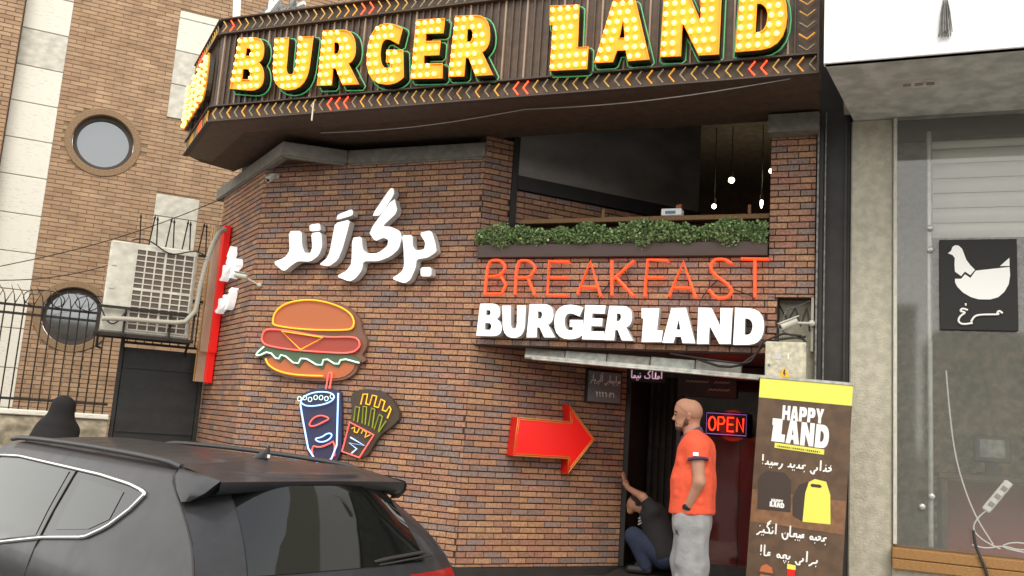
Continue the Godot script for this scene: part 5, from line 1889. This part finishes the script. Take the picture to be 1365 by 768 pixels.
# ---------------------------------------------------------------- the parked car
var CU := Vector3(-.9371, 0, -.349)
var CV := Vector3(-.349, 0, .9371)
const CO := Vector3(-2.422, -.28, 4.072)
var HW := [[.18, .78], [.3, .85], [.55, .885], [.75, .88], [.88, .852], [.94, .825], [1.1, .77], [1.33, .675], [1.40, .63], [1.44, .575]]
var RB := [[.18, .05], [.3, 0.0], [.55, -.03], [.7, -.02], [.82, .01], [.95, .065], [1.0, .095], [1.2, .215], [1.38, .335], [1.44, .42]]
var SE := [[.18, .2], [.6, .12], [.9, .12], [1.0, .17], [1.1, .27], [1.2, .43], [1.30, .62], [1.38, .79], [1.44, .86]]
var YM := [[3.1, 1.44], [3.35, 1.39], [3.65, 1.2], [4.0, 1.0], [4.35, .9], [4.6, .78], [4.72, .62]]
func cp(s: float, tt: float, y: float) -> Vector3: return CO + CU * s + CV * tt + EY * y
func rear_s(tt: float, y: float) -> float:
	var k := clampf(absf(tt) / table(HW, y), 0, 1)
	return lerpf(table(RB, y), table(SE, y), pow(k, 4.0)) + .03 * k * k
func car() -> void:
	var t := thing("parked_car", "dark grey hatchback car parked in front of the restaurant", "car", cp(2.1, 0, 0))
	var b := MB.new()
	for sd in [-1, 1]:
		var g := []
		for j in 30:
			var row := []
			var bb := j / 29.0
			var y0 := .18 + 1.26 * bb
			for i in 41:
				var aa := i / 40.0
				var s := lerpf(table(SE, y0) + .03, 4.72, pow(aa, 1.15))
				var y := .18 + (table(YM, s) - .18) * bb
				var fr := 1.0 - .22 * pow(clampf((s - 3.6) / 1.12, 0, 1), 2.0)
				row.append(cp(s, sd * table(HW, y) * fr, y))
			g.append(row)
		b.grid(g, sd < 0)
	part(t, "body_side", b, M.car_paint)
	b = MB.new()
	var g := []
	for i in 42:
		var row := []
		for j in 25:
			var k := j / 12.0 - 1.0
			var w := .575
			var s0 := rear_s(k * w, 1.44)
			var s := lerpf(s0, 4.72, i / 41.0)
			var ym := table(YM, s)
			var ww := table(HW, ym) * (1.0 - .22 * pow(clampf((s - 3.6) / 1.12, 0, 1), 2.0))
			var rise := .052 * smoothstep(0, .7, s - s0) * (1 - k * k)
			row.append(cp(s, k * ww, ym + rise))
		g.append(row)
	b.grid(g, false)
	part(t, "roof", b, M.car_paint)
	b = MB.new()
	g = []
	for j in 34:
		var row := []
		var y := .18 + 1.26 * j / 33.0
		for i in 37:
			var tt := (i / 18.0 - 1.0) * table(HW, y)
			row.append(cp(rear_s(tt, y), tt, y))
		g.append(row)
	b.grid(g, true)
	part(t, "hatch", b, M.car_paint)
	b = MB.new()
	b.box(cp(2.1, 0, .2), Vector3(.05, .02, .05))
	b.box(cp(4.68, 0, .42), Vector3(.12, .46, 1.2), Basis(CU, EY, CU.cross(EY)))
	part(t, "front_bumper", b, M.black)
	# glass
	b = MB.new()
	g = []
	for j in 14:
		var row := []
		var y := lerpf(.985, 1.385, j / 13.0)
		var w := lerpf(.57, .50, j / 13.0)
		for i in 25:
			var tt := (i / 12.0 - 1.0) * w
			row.append(cp(rear_s(tt, y) - .006, tt, y + .002))
		g.append(row)
	b.grid(g, true)
	part(t, "rear_window", b, M.car_glass)
	var lowt := [[.98, 1.283], [1.05, 1.20], [1.2, 1.09], [1.4, 1.01], [1.9, .945], [2.6, .82], [3.6, .80]]
	var upt := [[.98, 1.287], [1.05, 1.302], [1.2, 1.318], [1.6, 1.335], [2.9, 1.348], [3.25, 1.33], [3.6, 1.1]]
	var patch := func(s0: float, s1: float, inset: float, outw: float) -> MB:
		var mb := MB.new()
		for sd in [-1, 1]:
			var gg := []
			for j in 9:
				var row := []
				for i in 41:
					var s := lerpf(s0, s1, i / 40.0)
					var y := lerpf(table(lowt, s) + inset, table(upt, s) - inset, j / 8.0)
					row.append(cp(s, sd * (table(HW, y) + outw), y))
				gg.append(row)
			mb.grid(gg, sd < 0)
		return mb
	part(t, "window_surround", patch.call(.985, 3.55, 0.0, .004), M.black_gloss)
	part(t, "side_window", patch.call(2.02, 3.45, .02, .0075), M.car_side_glass)
	part(t, "quarter_window", patch.call(1.22, 1.80, .045, .0075), M.car_side_glass)
	b = MB.new()
	for sd in [-1, 1]:
		var path := []
		for i in 40:
			var s := lerpf(3.55, .985, i / 39.0)
			path.append(cp(s, sd * (table(HW, table(upt, s)) + .006), table(upt, s)))
		for i in 40:
			var s := lerpf(.985, 3.55, i / 39.0)
			path.append(cp(s, sd * (table(HW, table(lowt, s)) + .006), table(lowt, s)))
		b.tube(path, .0135, 6)
	part(t, "chrome_trim", b, M.chrome)
	for sd in [-1, 1]:
		b = MB.new()
		var seam := []
		for i in 12:
			var y := lerpf(1.335, .35, i / 11.0)
			seam.append(cp(1.93 + .05 * (1.335 - y), sd * (table(HW, y) + (.008 if y > .95 else .001)), y))
		b.tube(seam, .005, 4)
		part(t, "door_seam", b, M.black)
		b = MB.new()
		seam = []
		for i in 16:
			var y := lerpf(1.43, .5, i / 15.0)
			seam.append(cp(table(SE, y) + .03, sd * (table(HW, y) - .001), y))
		b.tube(seam, .006, 4)
		part(t, "hatch_seam", b, M.black)
	# rails, spoiler, aerial, brake light, wiper
	for sd in [-1, 1]:
		b = MB.new()
		var path := []
		for i in 21:
			var u := i / 20.0
			path.append(cp(.82 + u * 2.5, sd * (.595 - .01 * u), 1.442 + .033 * pow(sin(PI * clampf(u, .0, 1)), .4)))
		b.tube(path, .017, 8)
		part(t, "roof_rail", b, M.car_trim)
	b = MB.new()
	var gt := []
	for i in 9:
		var row := []
		for j in 25:
			var k := j / 12.0 - 1.0
			var w := .61
			var u := i / 8.0
			var s0 := .80
			var s1 := .335 + .05 * pow(absf(k), 3.0)
			var s := lerpf(s0, s1, u)
			var y := lerpf(1.482 - .035 * k * k, 1.408 - .010 * k * k, u) + .004
			row.append(cp(s, k * w, y))
		gt.append(row)
	b.grid(gt, true)
	var gu := []
	for i in 4:
		var row := []
		for j in 25:
			var k := j / 12.0 - 1.0
			var u := i / 3.0
			var s := lerpf(.335 + .05 * pow(absf(k), 3.0), .46, u * u)
			var y := 1.408 - .010 * k * k + .004 - lerpf(0, .075, sqrt(u))
			row.append(cp(s, k * .61, y))
		gu.append(row)
	b.grid(gu, true)
	for sd in [-1, 1]:
		var f0 := [cp(.86, sd * .58, 1.453), cp(.77, sd * .652, 1.40), cp(.67, sd * .688, 1.335), cp(.585, sd * .703, 1.288)]
		var f1 := [cp(.385, sd * .612, 1.408), cp(.395, sd * .637, 1.385), cp(.43, sd * .664, 1.345), cp(.52, sd * .694, 1.294)]
		var f2 := [cp(.43, sd * .55, 1.37), cp(.46, sd * .58, 1.34), cp(.51, sd * .62, 1.31), cp(.57, sd * .66, 1.285)]
		var mid := []
		for i in 4: mid.append(f0[i].lerp(f1[i], .55) + CV * sd * .012)
		b.grid([f0, mid, f1], sd > 0)
		b.grid([f1, f2], sd > 0)
	part(t, "spoiler", b, M.car_paint)
	b = MB.new()
	b.cbox(cp(.358, -.02, 1.388), Vector3(.012, .014, .22), .003, Basis(CU, EY, CU.cross(EY)))
	part(t, "brake_light", b, M.tail_red)
	b = MB.new()
	g = []
	for i in 9:
		var u := i / 8.0
		var row := []
		for j in 9:
			var an := PI * j / 8.0
			row.append(cp(1.10 - u * .17, cos(an) * .032 * sin(PI * clampf(.15 + u * .8, 0, 1)), 1.488 + sin(an) * .078 * pow(u, 1.4) * (1.0 if u < .95 else .98)))
		g.append(row)
	b.grid(g, false)
	b.extrude(PackedVector2Array([Vector2(-.018, 0), Vector2(.018, 0), Vector2(.006, .076), Vector2(-.006, .076)]), [], cp(.929, 0, 1.488), -CV, EY, .004)
	part(t, "shark_fin_aerial", b, M.car_paint)
	b = MB.new()
	b.box(cp(.924, 0, 1.503), Vector3(.003, .02, .018), Basis(CU, EY, CU.cross(EY)))
	part(t, "white_sticker", b, M.white)
	b = MB.new()
	b.tube([cp(.11, -.05, .99), cp(.10, -.3, 1.02), cp(.115, -.56, 1.035)], .011, 6)
	b.tube([cp(.09, -.02, .975), cp(.09, -.6, 1.02)], .006, 5)
	part(t, "rear_wiper", b, M.black)
	for sd in [-1, 1]:
		b = MB.new()
		g = []
		for j in 6:
			var row := []
			var y := lerpf(.76, .93, j / 5.0)
			for i in 10:
				var tt: float = sd * lerpf(.5, .99, i / 9.0) * table(HW, y)
				row.append(cp(rear_s(tt, y) - .008, tt, y))
			g.append(row)
		b.grid(g, sd > 0)
		part(t, "tail_light", b, M.tail_red)
	b = MB.new()
	b.box(cp(-.03, 0, .62), Vector3(.02, .11, .52), Basis(CU, EY, CU.cross(EY)))
	part(t, "number_plate", b, M.white)
	b = MB.new()
	b.cbox(cp(.03, 0, .36), Vector3(.12, .3, 1.5), .03, Basis(CU, EY, CU.cross(EY)))
	part(t, "rear_bumper", b, M.car_trim)
	for s in [.85, 3.85]:
		for sd in [-1, 1]:
			b = MB.new()
			b.lathe(cp(s, sd * .70, .32), CV * sd, [[.2, 0], [.31, 0], [.32, .03], [.32, .17], [.31, .195], [.21, .2]], 28)
			var w := part(t, "wheel", b, M.tyre)
			b = MB.new()
			b.lathe(cp(s, sd * .70, .32), CV * sd, [[.215, .195], [.2, .16], [.06, .17], [.001, .18]], 20)
			part(w, "rim", b, M.steel)

# ---------------------------------------------------------------- people
func people() -> void:
	var E2 := Vector3(0, 0, 1)
	# --- standing man in an orange polo shirt, facing left
	var t := thing("person", "bald bearded man in orange polo shirt and grey sweatpants by door", "person", Vector3(-1.35, 0, .6))
	var o := Vector3(0, 0, .6)
	var v := func(x, y, z): return Vector3(x, y, .6 + z)
	# the head turns a little towards the street
	var turn := func(list: Array) -> Array:
		var out := []
		var pv: Vector3 = v.call(-1.40, 0, 0)
		var bt := Basis(EY, .16)
		for p in list:
			var q: Array = p.duplicate()
			q[0] = pv + bt * (p[0] - pv); q[1] = pv + bt * (p[1] - pv)
			out.append(q)
		return out
	var head := [
		[v.call(-1.383, 1.718, .012), v.call(-1.425, 1.732, .008), .090, .080, .03],
		[v.call(-1.383, 1.718, -.012), v.call(-1.425, 1.732, -.008), .090, .080, .03],
		[v.call(-1.44, 1.69, 0), v.call(-1.442, 1.63, 0), .066, .060, .03],
		[v.call(-1.40, 1.635, .035), v.call(-1.462, 1.585, .014), .036, .026, .03],
		[v.call(-1.40, 1.635, -.035), v.call(-1.462, 1.585, -.014), .036, .026, .03],
		[v.call(-1.47, 1.578, .01), v.call(-1.47, 1.578, -.01), .024, .024, .02],
		[v.call(-1.492, 1.703, .03), v.call(-1.492, 1.703, -.03), .017, .017, .016],
		[v.call(-1.504, 1.685, 0), v.call(-1.519, 1.650, 0), .010, .014, .010],
		[v.call(-1.512, 1.646, .009), v.call(-1.512, 1.646, -.009), .009, .009, .006],
		[v.call(-1.496, 1.618, .012), v.call(-1.496, 1.618, -.012), .009, .009, .006],
		[v.call(-1.494, 1.603, .01), v.call(-1.494, 1.603, -.01), .010, .010, .006],
		[v.call(-1.388, 1.692, .094), v.call(-1.393, 1.652, .088), .017, .011, .006],
		[v.call(-1.388, 1.692, -.094), v.call(-1.393, 1.652, -.088), .017, .011, .006],
		[v.call(-1.375, 1.66, 0), v.call(-1.362, 1.55, 0), .066, .066, .03]]
	var body := [
		[v.call(-1.372, 1.62, 0), v.call(-1.35, 1.46, 0), .068, .078, .04],
		[v.call(-1.32, 1.42, .15), v.call(-1.32, 1.42, -.15), .07, .07, .06],
		[v.call(-1.33, 1.36, .07), v.call(-1.335, .95, .06), .12, .12, .08],
		[v.call(-1.33, 1.36, -.07), v.call(-1.335, .95, -.06), .12, .12, .08],
		[v.call(-1.285, 1.42, .19), v.call(-1.245, 1.15, .25), .058, .047, .04],
		[v.call(-1.245, 1.15, .25), v.call(-1.35, .915, .215), .046, .030, .03],
		[v.call(-1.30, 1.42, -.19), v.call(-1.30, 1.13, -.25), .055, .045, .04],
		[v.call(-1.30, 1.13, -.25), v.call(-1.40, .92, -.22), .044, .03, .03],
		[v.call(-1.33, .92, .09), v.call(-1.31, .5, .1), .10, .065, .05],
		[v.call(-1.31, .5, .1), v.call(-1.28, .09, .11), .06, .04, .03],
		[v.call(-1.34, .92, -.09), v.call(-1.38, .5, -.1), .10, .065, .05],
		[v.call(-1.38, .5, -.1), v.call(-1.37, .09, -.11), .06, .04, .03]]
	var b := MB.new()
	body_mesh(b, body, .0115)
	body_mesh(b, turn.call(head), .0052)
	# hand, sliding into the pocket: palm, four fingers, thumb
	var hand := [[v.call(-1.35, .918, .215), v.call(-1.385, .862, .20), .030, .036, .02], [v.call(-1.372, .868, .214), v.call(-1.395, .85, .185), .026, .026, .02]]
	for k in 4:
		var r := v.call(-1.378 - .004 * k, .850 - .002 * k, .225 - .017 * k) as Vector3
		hand.append([r, r + Vector3(-.022, -.04 - .004 * (1 if k in [1, 2] else 0), -.004), .0095, .009, .006])
		hand.append([r + Vector3(-.022, -.04, -.004), r + Vector3(-.028, -.07 - .006 * (1 if k in [1, 2] else 0), -.012), .009, .0075, .004])
	hand.append([v.call(-1.385, .885, .21), v.call(-1.412, .86, .225), .011, .010, .008])
	hand.append([v.call(-1.412, .86, .225), v.call(-1.425, .832, .222), .010, .008, .004])
	body_mesh(b, hand, .0042)
	var bd := part(t, "body", b, M.skin)
	b = MB.new()
	var beard := [
		[v.call(-1.47, 1.578, .012), v.call(-1.47, 1.578, -.012), .0295, .0295, .01],
		[v.call(-1.408, 1.625, .04), v.call(-1.462, 1.583, .014), .0385, .031, .02],
		[v.call(-1.408, 1.625, -.04), v.call(-1.462, 1.583, -.014), .0385, .031, .02],
		[v.call(-1.410, 1.675, .074), v.call(-1.410, 1.63, .062), .010, .020, .012],
		[v.call(-1.410, 1.675, -.074), v.call(-1.410, 1.63, -.062), .010, .020, .012],
		[v.call(-1.501, 1.631, .016), v.call(-1.488, 1.606, .034), .006, .007, .008],
		[v.call(-1.501, 1.631, -.016), v.call(-1.488, 1.606, -.034), .006, .007, .008]]
	body_mesh(b, turn.call(beard), .0045)
	part(t, "beard", b, M.stubble)
	b = MB.new()
	var cut := [[v.call(-1.462, 1.758, 0), Vector3(-.62, -.78, 0).normalized()], [v.call(0, 1.635, 0), Vector3.DOWN]]
	body_mesh(b, turn.call([[v.call(-1.383, 1.718, .012), v.call(-1.425, 1.732, .008), .0935, .0835, .03, cut], [v.call(-1.383, 1.718, -.012), v.call(-1.425, 1.732, -.008), .0935, .0835, .03, cut]]), .005)
	part(t, "shaved_hair", b, M.scalp)
	b = MB.new()
	for s in [-1, 1]:
		var eb := turn.call([[v.call(-1.514, 1.706, .012 * s), v.call(-1.509, 1.713, .034 * s)], [v.call(-1.511, 1.713, .034 * s), v.call(-1.491, 1.705, .060 * s)]]) as Array
		b.tube([eb[0][0], eb[0][1], eb[1][1]], .0085, 5)
	part(t, "eyebrow", b, M.beard)
	b = MB.new()
	for s in [-1, 1]: b.ball(turn.call([[v.call(-1.497, 1.686, .036 * s), v.call(-1.497, 1.686, .036 * s)]])[0][0], .0135, Vector3.ONE, 8, 6)
	part(t, "eye", b, M.eye)
	# shirt
	var yh: Vector3 = v.call(0, .955, 0)
	var hem := [[yh, Vector3(.05, -1, 0).normalized()]]
	var sd := (v.call(-1.245, 1.15, .25) - v.call(-1.285, 1.42, .19) as Vector3).normalized()
	var nk := [[v.call(-1.36, 1.53, 0), Vector3(-.5, 1, 0).normalized()]]
	var shirt := [
		[v.call(-1.318, 1.38, .08), v.call(-1.335, 1.14, .065), .145, .163, .05, nk],
		[v.call(-1.318, 1.38, -.08), v.call(-1.335, 1.14, -.065), .145, .163, .05, nk],
		[v.call(-1.335, 1.14, .065), v.call(-1.338, .84, .065), .163, .180, .05, hem],
		[v.call(-1.335, 1.14, -.065), v.call(-1.338, .84, -.065), .163, .180, .05, hem],
		[v.call(-1.32, 1.435, .15), v.call(-1.32, 1.435, -.15), .075, .075, .06],
		[v.call(-1.355, 1.51, 0), v.call(-1.335, 1.44, 0), .082, .105, .04, nk],
		[v.call(-1.325, 1.505, .06), v.call(-1.275, 1.425, .17), .055, .075, .05],
		[v.call(-1.325, 1.505, -.06), v.call(-1.285, 1.425, -.17), .055, .075, .05],
		[v.call(-1.29, 1.42, .17), v.call(-1.245, 1.15, .25), .088, .078, .04, [[v.call(-1.27, 1.325, .212), sd]]],
		[v.call(-1.30, 1.42, -.17), v.call(-1.30, 1.15, -.24), .085, .076, .04, [[v.call(-1.30, 1.31, -.21), Vector3(0, -1, 0)]]]]
	for e in [[-1.42, 1.30, -1.30, 1.20, .2], [-1.45, 1.16, -1.28, 1.06, .2], [-1.42, 1.04, -1.25, 1.0, .215], [-1.22, 1.22, -1.27, .98, .2], [-1.40, 1.40, -1.46, 1.15, .12]]:
		shirt.append([v.call(e[0], e[1], e[4] - .035), v.call(e[2], e[3], e[4] - .02), .028, .024, .03])
	b = MB.new()
	body_mesh(b, shirt, .0105)
	var sh := part(t, "polo_shirt", b, M.orange_cloth)
	b = MB.new()
	var cuff := [[v.call(-1.27, 1.325, .212) - sd * .008, v.call(-1.27, 1.325, .212) + sd * .006, .0865, .0855, .0, [[v.call(-1.27, 1.325, .212) - sd * .012, -sd], [v.call(-1.27, 1.325, .212) + sd * .009, sd]]]]
	body_mesh(b, cuff, .006)
	part(sh, "sleeve_cuff", b, M.navy_cloth)
	b = MB.new()
	var cl := []
	for i in 25:
		var an := TAU * i / 24.0
		cl.append(v.call(-1.352 + cos(an) * .078, 1.522 - cos(an) * -.028, sin(an) * .08))
	var cg := [[], [], []]
	for i in 25:
		var an := TAU * i / 24.0
		var ct := cos(an)
		cg[0].append(v.call(-1.372 + ct * .072, 1.552 + ct * .046, sin(an) * .076))
		cg[1].append(v.call(-1.370 + ct * .083, 1.548 + ct * .050, sin(an) * .088))
		cg[2].append(v.call(-1.362 + ct * .098, 1.502 + ct * .050, sin(an) * .112))
	b.grid(cg, false)
	part(sh, "collar", b, M.navy_cloth)
	b = MB.new()
	b.cbox(v.call(-1.275, 1.372, .285), Vector3(.045, .03, .006), .002, Basis(EX, -.15))
	part(sh, "sleeve_badge", b, M.white)
	# trousers
	var top := [[v.call(0, .985, 0), EY]]
	var pants := [
		[v.call(-1.335, .97, .06), v.call(-1.33, .80, .075), .150, .150, .05, top],
		[v.call(-1.335, .97, -.06), v.call(-1.34, .80, -.075), .150, .150, .05, top],
		[v.call(-1.325, .82, .085), v.call(-1.30, .48, .10), .140, .125, .04],
		[v.call(-1.30, .48, .10), v.call(-1.28, .10, .11), .125, .092, .04, [[v.call(0, .055, 0), Vector3.DOWN]]],
		[v.call(-1.345, .82, -.085), v.call(-1.395, .48, -.10), .140, .122, .04],
		[v.call(-1.395, .48, -.10), v.call(-1.38, .10, -.11), .122, .09, .04, [[v.call(0, .055, 0), Vector3.DOWN]]],
		[v.call(-1.375, .87, .205), v.call(-1.405, .80, .19), .042, .05, .03]]
	for k in 7:      # soft folds
		var y0 := .30 + k * .075
		pants.append([v.call(-1.42 + .01 * k, y0, .14 + .02 * (k % 2)), v.call(-1.24, y0 + .05 - .03 * (k % 3), .20), .024, .018, .05])
	for e in [[-1.40, .86, -1.33, .42], [-1.26, .88, -1.22, .5], [-1.345, .8, -1.40, .5]]:
		pants.append([v.call(e[0], e[1], .175), v.call(e[2], e[3], .185), .026, .022, .05])
	b = MB.new()
	body_mesh(b, pants, .0115)
	var pt := part(t, "sweatpants", b, M.grey_cloth)
	b = MB.new()
	b.extrude(flat([-.016, -.02, -.004, 0, -.012, .018, -.004, .022, .004, .034, .006, .018, .018, .03, .008, .004, .02, -.022, .004, -.006]), [], v.call(-1.42, .735, .222), Vector3(.98, 0, .15).normalized(), EY, .004)
	part(pt, "leg_mark", b, M.black)
	b = MB.new()
	for e in [[-1.28, .11], [-1.38, -.11]]:
		body_mesh(b, [[v.call(e[0] + .03, .05, e[1]), v.call(e[0] - .15, .04, e[1]), .05, .042, .02, [[v.call(0, .002, 0), Vector3.DOWN]]]], .01)
	part(t, "shoe", b, M.black)
	b = MB.new()
	var wa: Vector3 = (v.call(-1.35, .915, .215) - v.call(-1.245, 1.15, .25) as Vector3).normalized()
	var wc: Vector3 = v.call(-1.35, .915, .215) - wa * .03
	b.lathe(wc - wa * .012, wa, [[.036, 0], [.038, .004], [.038, .02], [.036, .024]], 18)
	b.lathe(wc + Vector3(-.012, .004, .034), Vector3(-.2, .1, 1).normalized(), [[.022, 0], [.022, .01], [.018, .013], [.001, .013]], 16)
	part(t, "wristwatch", b, M.black_gloss)

	# --- crouching man inside the doorway, one hand on the jamb
	t = thing("person", "man in dark shirt and blue jeans crouching in doorway, hand on wall", "person", Vector3(-2.1, .09, -1.2))
	var c := func(x, y, z): return Vector3(x, y, z)
	body = [
		[c.call(-2.24, .80, -1.22), c.call(-2.26, .78, -1.22), .088, .08, .03],
		[c.call(-2.28, .75, -1.22), c.call(-2.305, .70, -1.22), .06, .04, .03],
		[c.call(-2.325, .77, -1.22), c.call(-2.342, .745, -1.22), .01, .015, .012],
		[c.call(-2.19, .74, -1.2), c.call(-2.10, .72, -1.2), .055, .065, .04],
		[c.call(-2.05, .72, -1.08), c.call(-2.05, .72, -1.33), .07, .07, .06],
		[c.call(-2.05, .64, -1.2), c.call(-1.92, .30, -1.2), .125, .14, .06],
		[c.call(-2.03, .74, -1.06), c.call(-2.14, .86, -1.05), .05, .042, .03],
		[c.call(-2.14, .86, -1.05), c.call(-2.33, .935, -1.16), .042, .028, .03],
		[c.call(-2.05, .72, -1.34), c.call(-2.15, .48, -1.36), .05, .042, .03],
		[c.call(-2.15, .48, -1.36), c.call(-2.30, .40, -1.28), .042, .03, .03],
		[c.call(-1.90, .27, -1.1), c.call(-2.22, .46, -1.06), .11, .07, .05],
		[c.call(-2.22, .46, -1.06), c.call(-2.08, .15, -1.05), .065, .045, .04],
		[c.call(-1.90, .27, -1.3), c.call(-2.24, .40, -1.36), .11, .07, .05],
		[c.call(-2.24, .40, -1.36), c.call(-2.10, .15, -1.38), .065, .045, .04]]
	b = MB.new()
	body_mesh(b, body, .0125)
	hand = [[c.call(-2.33, .935, -1.16), c.call(-2.375, .985, -1.22), .026, .032, .02], [c.call(-2.37, .975, -1.19), c.call(-2.385, .99, -1.25), .022, .022, .02]]
	for k in 4:
		var r := c.call(-2.382 + .002 * k, 1.0, -1.18 - .022 * k) as Vector3
		var ext := .012 if k in [1, 2] else 0.0
		hand.append([r, r + Vector3(-.018, .042 + ext, -.006), .0095, .009, .005])
		hand.append([r + Vector3(-.018, .042 + ext, -.006), r + Vector3(-.026, .075 + ext, -.02), .009, .0075, .004])
	hand.append([c.call(-2.36, .965, -1.18), c.call(-2.355, 1.005, -1.16), .011, .009, .006])
	body_mesh(b, hand, .0045)
	part(t, "body", b, M.skin)
	b = MB.new()
	shirt = [
		[c.call(-2.06, .71, -1.08), c.call(-2.06, .71, -1.32), .088, .088, .06],
		[c.call(-2.05, .64, -1.15), c.call(-1.92, .32, -1.12), .135, .15, .06],
		[c.call(-2.05, .64, -1.25), c.call(-1.92, .32, -1.28), .135, .15, .06],
		[c.call(-2.03, .74, -1.06), c.call(-2.14, .86, -1.05), .07, .062, .04, [[c.call(-2.115, .835, -1.05), Vector3(-.67, .74, 0).normalized()]]],
		[c.call(-2.05, .72, -1.34), c.call(-2.15, .48, -1.36), .07, .06, .04]]
	body_mesh(b, shirt, .0125)
	sh = part(t, "shirt", b, M.dark_cloth)
	b = MB.new()
	for k in 3: b.box(c.call(-2.15, .66 - k * .03, -1.055 + k * .004), Vector3(.07, .012, .006), Basis(EY, .5) * Basis(Vector3.BACK, .6))
	part(sh, "shirt_print", b, M.print_grey)
	b = MB.new()
	pants = [
		[c.call(-1.90, .28, -1.1), c.call(-2.22, .46, -1.06), .125, .085, .05],
		[c.call(-2.22, .46, -1.06), c.call(-2.08, .17, -1.05), .083, .06, .04],
		[c.call(-1.90, .28, -1.3), c.call(-2.24, .40, -1.36), .125, .085, .05],
		[c.call(-2.24, .40, -1.36), c.call(-2.10, .17, -1.38), .083, .06, .04]]
	body_mesh(b, pants, .0125)
	part(t, "jeans", b, M.jeans)
	b = MB.new()
	body_mesh(b, [[c.call(-2.22, .825, -1.22), c.call(-2.21, .80, -1.22), .094, .09, .03, [[c.call(-2.275, .78, -1.22), Vector3(-.85, -.5, 0).normalized()]]]], .009)
	part(t, "hair", b, M.beard)
	b = MB.new()
	for z in [-1.05, -1.38]: body_mesh(b, [[c.call(-2.06, .14, z), c.call(-2.24, .13, z), .046, .04, .02, [[c.call(0, .093, 0), Vector3.DOWN]]]], .01)
	part(t, "shoe", b, M.black)

	# --- woman in a black chador seen from behind the car
	var n := Vector3(cos(deg_to_rad(42.7)), 0, sin(deg_to_rad(42.7)))
	var d := Vector3(n.z, 0, -n.x)
	var w0 := Vector3(0, 0, 8.2) - n * 11.2 + d * -.18
	t = thing("person", "person in a long black chador walking past the iron fence", "person", w0)
	var q := func(s, y, k): return w0 + d * s + EY * y + n * k
	b = MB.new()
	body_mesh(b, [[q.call(.0, 1.38, 0), q.call(0, 1.34, .02), .085, .075, .02], [q.call(0, 1.3, 0), q.call(0, 1.2, 0), .05, .06, .03], [q.call(-.13, 1.14, 0), q.call(.13, 1.14, 0), .06, .06, .04], [q.call(0, 1.1, 0), q.call(0, .75, 0), .13, .14, .05], [q.call(-.08, .75, 0), q.call(-.08, .08, .05), .09, .045, .04], [q.call(.08, .75, 0), q.call(.08, .08, -.05), .09, .045, .04]], .02)
	part(t, "body", b, M.skin)
	b = MB.new()
	var ch := [[q.call(.01, 1.37, -.01), q.call(.005, 1.32, -.01), .128, .132, .02], [q.call(.0, 1.22, -.02), q.call(-.02, 1.10, -.02), .125, .17, .05], [q.call(-.15, 1.10, -.01), q.call(.12, 1.10, -.01), .095, .095, .07], [q.call(-.02, 1.12, -.02), q.call(-.05, .85, 0), .19, .27, .06], [q.call(-.05, .9, 0), q.call(-.06, .10, 0), .26, .33, .06, [[q.call(0, .03, 0), Vector3.DOWN]]], [q.call(-.12, 1.12, .03), q.call(-.26, .86, .08), .07, .075, .06]]
	for k in 9:
		var an := TAU * k / 9.0
		ch.append([q.call(-.05 + cos(an) * .17, .98, sin(an) * .15), q.call(-.06 + cos(an) * .34, .08, sin(an) * .32), .03, .05, .05, [[q.call(0, .03, 0), Vector3.DOWN]]])
	body_mesh(b, ch, .02)
	part(t, "chador", b, M.chador)
